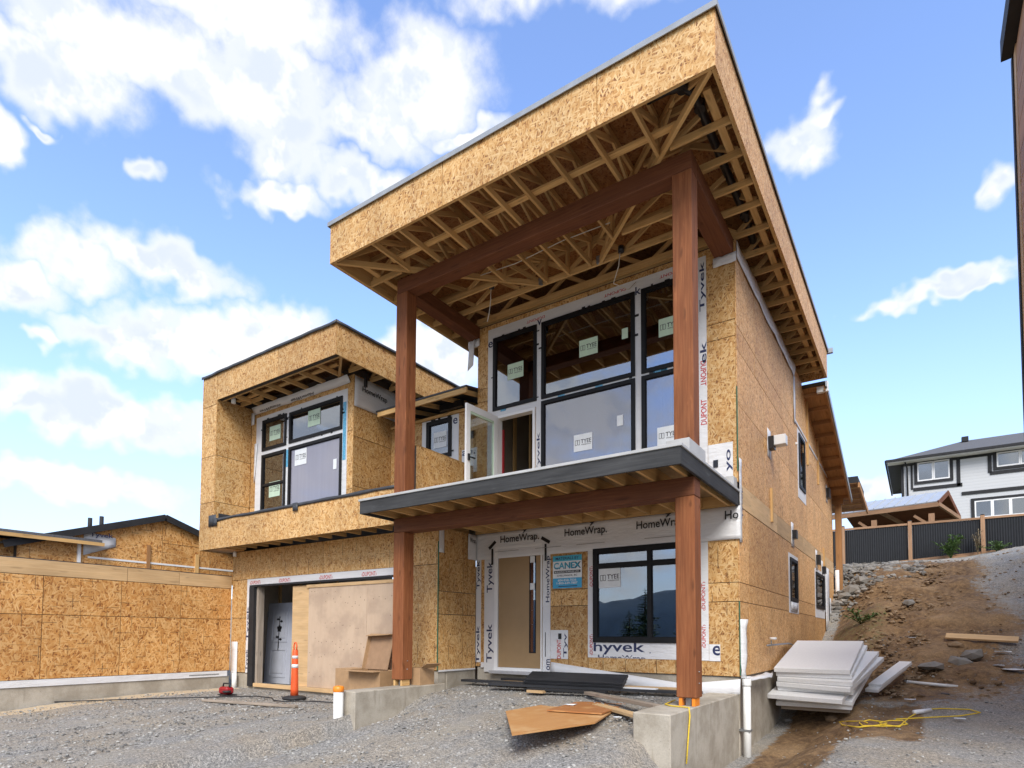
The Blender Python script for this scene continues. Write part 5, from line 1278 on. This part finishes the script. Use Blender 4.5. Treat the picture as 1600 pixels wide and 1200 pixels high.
# -- red power tool and its cable
tx_, ty_ = -9.55, -2.35; tz = gz(tx_, ty_)+.012
pt = thing('power_tool', (tx_, ty_, tz), 'small red and black power tool lying on the gravel near the garage corner', 'tool')
V, F = chamfer_vf(tx_-.17, tx_+.13, ty_-.09, ty_+.09, tz+.02, tz+.17, .035); mesh_obj('body', V, F, 'red_plastic', pt)
lathe('wheel', [(.075, 0), (.08, .015), (.08, .035), (.03, .04)], (tx_+.17, ty_-.10, tz+.07), 'rubber', pt, 14); box('foot', tx_-.15, tx_+.2, ty_-.11, ty_+.11, tz, tz+.02, 'rubber', pt)
tube('handle', [(tx_-.14, ty_, tz+.16), (tx_-.12, ty_, tz+.235), (tx_+.07, ty_, tz+.24), (tx_+.11, ty_, tz+.16)], .016, 'rubber', pt, 8)
cpts = []
for (a, b) in ((0, 1104), (60, 1100), (150, 1097), (240, 1094), (320, 1092), (400, 1090), (425, 1093), (428, 1097), (445, 1099), (470, 1098), (500, 1099), (524, 1101)):
    p = gat(a, b); cpts.append((p.x, p.y, p.z+.03))
tag(tube('cable', cpts, .012, 'cable', None, 6), 'black cable trailing over the driveway gravel past the orange delineator', 'cable')

# -- loose timber
def board(a, b, w_, h_, m, label, cat='board', group=None, name='plank', lift=0., px=True):
    p, q = (gat(*a), gat(*b)) if px else (Vector(a), Vector(b))
    o = bar(name, p+Vector((0, 0, h_/2+lift+.012)), q+Vector((0, 0, h_/2+lift+.012)), w_, h_, m, None, chamf=.003); return tag(o, label, cat, group)
board((318, 1097), (463, 1107), .09, .04, 'old_board', 'weathered plank lying alone on the driveway gravel')
tag(bar('plank', gat(1478, 1004)+Vector((0, 0, .14)), gat(1592, 1009)+Vector((0, 0, .12)), .2, .045, 'lumber_pale', None, up=(0, -.5, .87), chamf=.003), 'pale plank lying across the dirt bank at right', 'board')
pz = lambda x, y: gz(x, y)
def pboard(x0, y0, x1, y1, z, w_, h_, m, label, group='charcoal boards on the porch', tilt=0):
    o = bar('plank', (x0, y0, z), (x1, y1, z), w_, h_, m, None, up=(0, -math.sin(R(tilt)), math.cos(R(tilt))), chamf=.003); return tag(o, label, 'board', group)
pboard(-4.75, -.62, -2.55, -.52, -.225, .19, .04, 'charcoal_board', 'charcoal board reaching furthest left on the porch gravel')
pboard(-3.9, -.95, -.45, -.42, -.23, .19, .04, 'charcoal_board', 'long charcoal board at the front of the porch pile running behind the right post')
pboard(-4.1, -.30, -3.2, -.26, -.19, .14, .04, 'charcoal_board', 'short charcoal board lying just under the front door sill')
pboard(-4.0, -.40, -3.1, -.38, -.225, .10, .03, 'lumber_pale', 'pale offcut lying before the door sill', None)
for k in range(3): pboard(-3.35+k*.04, -.70-.012*k, -1.62+k*.02, -.56-.01*k, -.17+k*.043, .30, .04, 'charcoal_board', ('bottom', 'middle', 'top')[k]+' board of the short charcoal stack below the front window', tilt=24)
pboard(-3.05, -1.08, -1.75, -.90, -.26, .14, .04, 'charcoal_board', 'short charcoal board lying in front of the stack')
pboard(-1.75, -.40, -.65, -.28, -.20, .14, .03, 'lumber_pale', 'pale board behind the charcoal stack', None); pboard(-1.9, -.55, -1.1, -.5, -.205, .12, .025, 'white_paint', 'white primed board at the right end of the charcoal stack', None)
pboard(-2.0, -1.05, -.50, -2.1, -.27, .12, .045, 'old_board', 'grey weathered stud slanting towards the right post', None); pboard(-1.6, -1.55, -.62, -2.35, -.38, .14, .04, 'lumber_pale', 'pale stud slanting below the grey one towards the right post', None)
box_ = tag(box('wood_block', -3.02, -2.72, -1.18, -1.08, -.31, -.27, 'lumber_pale', None), 'short pale wood block on gravel before the charcoal boards', 'block')
def flat_sheet(pts, z0, slope, m, label):
    q = [at(a, b, Z=z0) for a, b in pts]; q = [Vector((p.x, p.y, z0+slope(p))) for p in q]
    V = [tuple(p) for p in q]+[tuple(p+Vector((0, 0, .018))) for p in q]; n_ = len(q)
    F = [tuple(range(n_-1, -1, -1)), tuple(range(n_, 2*n_))]+[(i, (i+1) % n_, n_+(i+1) % n_, n_+i) for i in range(n_)]
    a = sum(q[i].x*q[(i+1) % n_].y-q[(i+1) % n_].x*q[i].y for i in range(n_))
    if a < 0: F = [f[::-1] for f in F]
    return tag(mesh_obj('plywood_sheet', V, F, m, None, 'long'), label, 'plywood')
flat_sheet([(790, 1113), (955, 1084), (992, 1090), (930, 1131), (800, 1150)], -.42, lambda p: 0, 'plywood_new', 'pale plywood sheet lying on the gravel before the right post')
A_ = at(905, 1097, Z=-.39); d1 = (at(775, 1133, Z=-.39)-A_).normalized(); d2 = Vector((-d1.y, d1.x, 0)); d2 = d2 if d2.dot(at(928, 1133, Z=-.39)-A_) > 0 else -d2
q_ = [A_, A_+d1*1.22, A_+d1*1.22+d2*.75, A_+d2*.75]; V = [tuple(p) for p in q_]+[tuple(p+Vector((0, 0, .018))) for p in q_]
tag(mesh_obj('plywood_sheet', V, BF if d1.cross(d2).z > 0 else [f[::-1] for f in BF], 'plywood_red', None, 'long'), 'darker plywood sheet on top nearest the camera', 'plywood')
for i, (a, b, s_) in enumerate(((892, 1106, .12), (965, 1127, .08), (1567, 1022, .22), (1585, 1050, .3), (1560, 1044, .15), (1425, 1000, .12), (1422, 1097, .14), (1500, 1128, .12))):
    p = gat(a, b); g = [[(p.x+s_*(i_-1)*.6, p.y+s_*(j-1)*.5, p.z+.05+.02*noise.noise((i_*1.3+i, j, 3))) for j in range(3)] for i_ in range(3)]
    o = drape('paper_scrap', g, 'sticker_white', None, .004)
    tag(o, ('white scrap on the porch gravel between boards and plywood', 'small white stone like scrap beside the plywood edge', 'white scrap high on the gravel at the right', 'white scrap at the far right edge of the gravel', 'white scrap just below the gravel crest', 'tiny white scrap on the brown dirt bank', 'white scrap beside the foam boards', 'white scrap at the bottom right on the gravel')[i], 'scrap')

# -- stack of white foam boards leaning up the trench beside the wall
e1 = Vector((1, .0, .0)); e2 = Vector((.06, 2.1, .47)).normalized(); e3 = e1.cross(e2).normalized()
O = Vector((.07, 2.22, -.62)); th = .0875
names = ['bottom', 'second', 'third', 'fourth', 'fifth', 'sixth', 'seventh', 'top']
var = [(0, 0, 0), (.02, .02, -3), (-.10, -.16, -5), (.03, .05, -2), (.02, .02, -9), (.04, .02, -6), (.02, .05, -1), (0, 0, 0)]
for k in range(8):
    a, b, rt = var[k]; c, s = math.cos(R(rt)), math.sin(R(rt)); V, F = chamfer_vf(0, 1.18, 0, 2.15, 0, th-.006, .006)
    pts = [O+e1*(a+x*c-y*s)+e2*(b+x*s+y*c)+e3*(z+k*th) for x, y, z in V]
    tag(mesh_obj('foam_board', pts, F, 'foam', None), f'white foam board, {names[k]} '+('of the eight' if k in (0, 7) else 'from the bottom')+' in the stack beside the right wall', 'foam board', 'stacked foam boards')
for i, f in enumerate((.25, 1.75)):
    p = O+e2*f; tag(box('timber_block', .12, 1.2, p.y-.05, p.y+.05, p.z-.13, p.z-.015, 'old_board', None), ('front', 'rear')[i]+' timber bearer under the stack of foam boards', 'timber')
p, q = gat(1362, 1088), gat(1408, 1056)
for i in range(2): tag(bar('foam_offcut', p+Vector((.05*i, .1*i, .10+.09*i)), q+Vector((.08*i, .1*i, .16+.09*i)), .22, .06, 'foam', None, chamf=.004), ('lower', 'upper')[i]+' of two foam offcuts leaning right of the foam stack', 'foam offcut')
a, b = gat(1417, 1070), gat(1497, 1078); tag(tube('pipe_length', [a+Vector((0, 0, .05)), b+Vector((0, 0, .05))], .028, 'pvc', None, 10), 'thin white plastic pipe lying on the gravel right of the foam boards', 'pipe')
p = gat(1477, 1088); tag(box('metal_bracket', p.x-.06, p.x+.06, p.y-.05, p.y+.05, p.z, p.z+.05, 'rubber', None), 'small black bracket on the gravel right of the foam boards', 'bracket')

# -- yellow rope
def rope(px, label, r=.010):
    pts = [gat(*q) for q in px]; pts = [(p.x, p.y, p.z+.03) for p in pts]; sm_ = []
    for i in range(len(pts)-1):
        for k in range(4):
            f = k/4; sm_.append(tuple(pts[i][j]*(1-f)+pts[i+1][j]*f+(.01*noise.noise((i+f, j, 3)) if j < 2 else 0) for j in range(3)))
    sm_.append(pts[-1]); return tag(tube('rope', sm_, r, 'yellow_rope', None, 6), label, 'rope')
cs = [(1325+30*math.cos(a*.9)+a*4.5, 1133-5*math.sin(a*.9)+ (a % 3)) for a in range(20)]
rope(cs+[(1420, 1125), (1440, 1112), (1470, 1110), (1515, 1112), (1532, 1117), (1500, 1122), (1450, 1124), (1400, 1127)], 'yellow rope coiled on the gravel at the bottom right')
tag(tube('rope', [(-.46, -1.55, -.235), (-.40, -2.1, -.238), (-.28, -2.22, -.238), (-.12, -2.25, -.238), (-.04, -2.3, -.235), (-.02, -2.33, -.32), (-.015, -2.42, -.6), (-.01, -2.5, -.85)], .009, 'yellow_rope', None, 6), 'yellow rope hanging over the edge of the right concrete wall', 'rope')
p = gat(1440, 1118); tag(tube('rope_weight', [(p.x-.1, p.y-.1, p.z+.05), (p.x+.12, p.y+.25, p.z+.06)], .035, 'white_vinyl', None, 10), 'white cartridge lying inside the yellow rope loop', 'cartridge')

# -- grey door leaning inside the garage opening
gdr = thing('door', (-10.7, -.42, -.6), 'grey panelled door with a black rose decal leaning inside the garage opening', 'door')
def gd_vf(u0, u1, v0, v1, n0, n1, holes=()):
    V, F = plate_vf(u0, u1, v0, v1, n0, n1, 'y', holes); return [(-11.2+x, -.42+y+.05*z+.02*x, -.585+z) for x, y, z in V], F
mesh_obj('slab', *gd_vf(0, .98, 0, 1.95, 0, .04), 'door_grey', gdr)
for (a, b) in ((.15, .85), (1.0, 1.82)):
    mesh_obj('panel_moulding', *gd_vf(.17, .81, a, b, -.012, 0., [(.22, .76, a+.05, b-.05)]), 'door_grey', gdr); mesh_obj('raised_panel', *gd_vf(.27, .71, a+.1, b-.1, -.010, 0.), 'door_grey', gdr)
def gp3(x, z, n=-.016): return (-11.2+x, -.42+n+.05*z+.02*x, -.585+z)
tube('decal_stem', [gp3(.50, .80), gp3(.49, 1.1), (gp3(.50, 1.35)), gp3(.49, 1.62)], .012, 'tape_black', gdr, 6)
V, F = [], []
for k in range(14):
    a = 2*math.pi*k/14; r = .085*(1+.25*math.sin(5*a)); V += [gp3(.50+r*math.cos(a), 1.33+r*math.sin(a), -.018), gp3(.50+r*.5*math.cos(a), 1.33+r*.5*math.sin(a), -.024)]
for k in range(14): F.append((2*k, (2*k+2) % 28, (2*k+3) % 28, 2*k+1))
F.append(tuple(range(1, 28, 2))); mesh_obj('decal_flower', V, F, 'tape_black', gdr)
for (x, z, s_) in ((.42, 1.55, -1), (.57, 1.5, 1), (.42, 1.12, -1), (.57, 1.06, 1)): mesh_obj('decal_leaf', [gp3(.5, z), gp3(x, z+.035), gp3(x+.05*s_, z), gp3(x, z-.03)], [(0, 1, 2, 3)], 'tape_black', gdr)
for z in (.35, 1.62): mesh_obj('hinge', *gd_vf(.0, .02, z, z+.12, -.02, 0), 'steel', gdr)

# -- supplier's sign on the front wall
a, b = (-3.21, -2.63), (1.44, 2.02)
sg = thing('sign_board', (-2.92, -.03, 1.44), 'blue and white building supplier sign fixed to the strand board beside the front door', 'sign')
box('panel', a[0], a[1], -.022, -.016, b[0], b[1], 'sign_white', sg, 'nat')
sx = lambda f: a[0]+(a[1]-a[0])*f; sz = lambda f: b[0]+(b[1]-b[0])*f
box('top_band', a[0], a[1], -.0245, -.0225, sz(.83), b[1], 'sign_teal', sg); box('bottom_band', a[0], a[1], -.0245, -.0225, b[0], sz(.31), 'sign_blue', sg); box('dark_band', sx(.04), sx(.96), -.0245, -.0225, sz(.46), sz(.54), 'print_black', sg)
cl = lambda s_, u, v, w__, h__, m: lettering(s_, sx(u), sz(v), -.027, 'y', w__*(a[1]-a[0]), h__*(b[1]-b[0]), m, sg)
cl('MATERIALS BY', .5, .915, .80, .085, 'print_navy'); cl('CANEX', .505, .69, .94, .20, 'print_navy'); lettering('CANEX', sx(.49), sz(.695), -.0285, 'y', .90*.58, .17*.58, 'sign_teal', sg)
cl('BUILDING SUPPLIES LTD.', .5, .50, .86, .045, 'sign_white'); cl('CHILLIWACK, BC', .5, .385, .70, .06, 'print_black'); cl('604-858-7036', .5, .245, .64, .07, 'sign_white'); cl('1-800-639-7887', .5, .155, .72, .07, 'sign_white'); box('print_line', sx(.2), sx(.85), -.0265, -.025, sz(.045), sz(.07), 'print_navy', sg)

# ------------------------------------------------------------------ stones, plants, trees
ICO = []
def rock_vf(c, r, seed, squash=.65):
    rnd = random.Random(seed); t = (1+5**.5)/2
    base = [(-1, t, 0), (1, t, 0), (-1, -t, 0), (1, -t, 0), (0, -1, t), (0, 1, t), (0, -1, -t), (0, 1, -t), (t, 0, -1), (t, 0, 1), (-t, 0, -1), (-t, 0, 1)]
    fs = [(0, 11, 5), (0, 5, 1), (0, 1, 7), (0, 7, 10), (0, 10, 11), (1, 5, 9), (5, 11, 4), (11, 10, 2), (10, 7, 6), (7, 1, 8), (3, 9, 4), (3, 4, 2), (3, 2, 6), (3, 6, 8), (3, 8, 9), (4, 9, 5), (2, 4, 11), (6, 2, 10), (8, 6, 7), (9, 8, 1)]
    ax = [rnd.uniform(.7, 1.3), rnd.uniform(.7, 1.3), squash*rnd.uniform(.8, 1.2)]; a = rnd.uniform(0, 6.28); ca, sa_ = math.cos(a), math.sin(a); V = []
    for v in base:
        k = r/1.9*rnd.uniform(.72, 1.2); x, y, z = v[0]*k*ax[0], v[1]*k*ax[1], v[2]*k*ax[2]; V.append((c[0]+x*ca-y*sa_, c[1]+x*sa_+y*ca, c[2]+z))
    return V, fs
def rocks(name, spots, m, label, cat, kind='stuff'):
    V, F = [], []
    for i, (x, y, r) in enumerate(spots):
        v, f = rock_vf((x, y, gz(x, y)+r*.1), r, i*7+len(name)); b = len(V); V += v; F += [tuple(q+b for q in w_) for w_ in f]
    return tag(mesh_obj(name, V, F, m, None, 'nat'), label, cat, kind=kind)
rg = random.Random(3)
sp = []
while len(sp) < 850:
    x, y = rg.uniform(-.1, 3.4), rg.gauss(13.0, 1.6)
    if rg.random() < sstep(3.4, .2, x)**1.5 and y > 10.2+.8*x: sp.append((x, y, rg.choice((.03, .035, .04, .04, .05, .05, .06, .07, .08, .1, .12, .15))))
rocks('rock_rubble', sp, 'stone', 'grey broken rock strewn along the top of the dirt bank', 'rocks')
sp = [(rg.uniform(.2, 2.6)+rg.random()**2*.9, rg.uniform(3.6, 13), rg.choice((.02, .025, .03, .03, .04, .05, .07))) for _ in range(1300)]
sp += [(rg.uniform(2.4, 6.5), rg.uniform(4, 20), rg.choice((.015, .02, .02, .03, .04))) for _ in range(900)]
rocks('dirt_clods', sp, 'clod', 'brown clods and stones over the dirt bank', 'dirt')
sp = []
while len(sp) < 11000:
    u = rg.random(); 
    if u < .45: x, y = rg.uniform(-11.2, -5.2), rg.uniform(-7.2, -1.2)
    elif u < .75: x, y = rg.uniform(-4.7, -.5), rg.uniform(-5, -.2)
    else: x, y = rg.uniform(.2, 6), rg.uniform(-3.5, 8)
    sp.append((x, y, rg.choice((.007, .009, .011, .013, .017, .024))))
rocks('gravel_stones', sp, 'pebble', 'loose grey gravel stones over the yard', 'gravel')
big = [(1270, 1122, .18, 'pale rock at the foot of the foam stack'), (1300, 1128, .15, 'brown rock in front of the foam stack'), (1230, 1128, .10, 'small rock beside the right concrete wall'), (1520, 1030, .26, 'grey rock slab at the gravel edge below the plank'), (1500, 1038, .2, 'dark rock beside the slab below the plank'), (1493, 1012, .16, 'brown rock propping the plank on the bank'), (1455, 1045, .22, 'low rock on the crest of the gravel'), (1335, 925, .3, 'largest grey rock on the bank by the house corner'), (1350, 912, .28, 'grey rock near the back corner of the house'), (1320, 935, .26, 'grey rock touching the back corner of the house'), (1420, 945, .2, 'grey rock half way up the dirt bank')]
for i, (a, b, r, l) in enumerate(big):
    p = gat(a, b); v, f = rock_vf((p.x, p.y, p.z+r*.22), r, 100+i, .55); tag(mesh_obj('rock', v, f, 'stone' if i not in (0, 1, 5) else 'clod', None, 'nat'), l, 'rock', 'single rocks on the bank')
def leaf(V, F, p, d, L, w_, up=Vector((0, 0, 1))):
    d = d.normalized(); s = d.cross(up); s = s.normalized() if s.length > .01 else Vector((1, 0, 0)); n_ = s.cross(d); b = len(V)
    V += [tuple(p), tuple(p+d*L*.45+s*w_+n_*L*.06), tuple(p+d*L-n_*L*.12), tuple(p+d*L*.45-s*w_+n_*L*.06)]; F.append((b, b+1, b+2, b+3))
def weed(px, py, h, n, m, label, spread=.5, leafL=.2):
    p = gat(px, py) if py > 900 else Vector((px, py, gz(px, py))); t_ = thing('weed_plant', tuple(p), label, 'plant', 'weeds along the fence'); rw = random.Random(px)
    V, F = [], []; 
    for k in range(n):
        a = rw.uniform(0, 6.28); tip = p+Vector((math.cos(a)*spread*rw.uniform(.2, 1), math.sin(a)*spread*.6, h*rw.uniform(.5, 1))); mid = p.lerp(tip, .5)+Vector((0, 0, h*.08))
        tube('stem', [p, mid, tip], .01, m, t_, 5)
        for q in range(14):
            f = rw.uniform(.2, 1); c = p.lerp(mid, f*2) if f < .5 else mid.lerp(tip, f*2-1); leaf(V, F, c, Vector((rw.uniform(-1, 1), rw.uniform(-1, 1), rw.uniform(-.2, .7))), leafL*rw.uniform(.6, 1.2), leafL*.22)
    mesh_obj('leaves', V, F, m, t_, 'nat')
weed(3.42, 23.35, 1.05, 14, 'leaf', 'green leafy weed in front of the fence', .7, .26); weed(4.38, 23.6, 1.2, 7, 'dry_leaf', 'dry brown weed stalk by the fence post', .2, .14); weed(5.1, 23.4, .4, 12, 'leaf', 'low green weed right of the fence post', .8, .16); weed(1345, 975, .4, 8, 'leaf', 'low weed on the dirt bank near the house', .7, .14)
# conifers down the slope behind the photographer; the front windows mirror them
def conifer(x, y, top, base, r, label, seed):
    t_ = thing('pine_tree', (x, y, base), label, 'tree', 'conifers down the slope'); rt = random.Random(seed); h = top-base
    tube('trunk', [(x, y, base-1), (x, y, base+h*.5), (x, y, top)], [.28, .18, .03], 'bark', t_, 8)
    V, F = [], []
    for k in range(46):
        f = (k/46)**.9; z = base+h*(.10+.9*f); R0 = r*(1-f)**.85*rt.uniform(.75, 1.15)+.12
        nb_ = 9
        for b in range(nb_):
            a = rt.uniform(0, 6.28); d = Vector((math.cos(a), math.sin(a), -.25+.35*f)); L = R0*rt.uniform(.7, 1.1)
            for q in range(7):
                g = (q+.6)/7; c = Vector((x, y, z))+d*L*g
                leaf(V, F, c, d*.5+Vector((rt.uniform(-1, 1), rt.uniform(-1, 1), rt.uniform(-.5, .2))), L*.36*(1.1-g*.4), L*.13)
    mesh_obj('crown', V, F, 'needle', t_, 'nat')
for i, (x, y, tp, l) in enumerate(((-24.5, -58, 4.3, 'left of two tall conifers mirrored in the lower window'), (-20.0, -60, 4.8, 'right of two tall conifers mirrored in the lower window'), (-29, -64, 2.2, 'shorter conifer standing further left down the slope'), (-17, -66, 2.6, 'shorter conifer standing further right down the slope'))):
    b = gz(x, y); conifer(x, y, tp+1.9, b, 3.9, l, i+5)
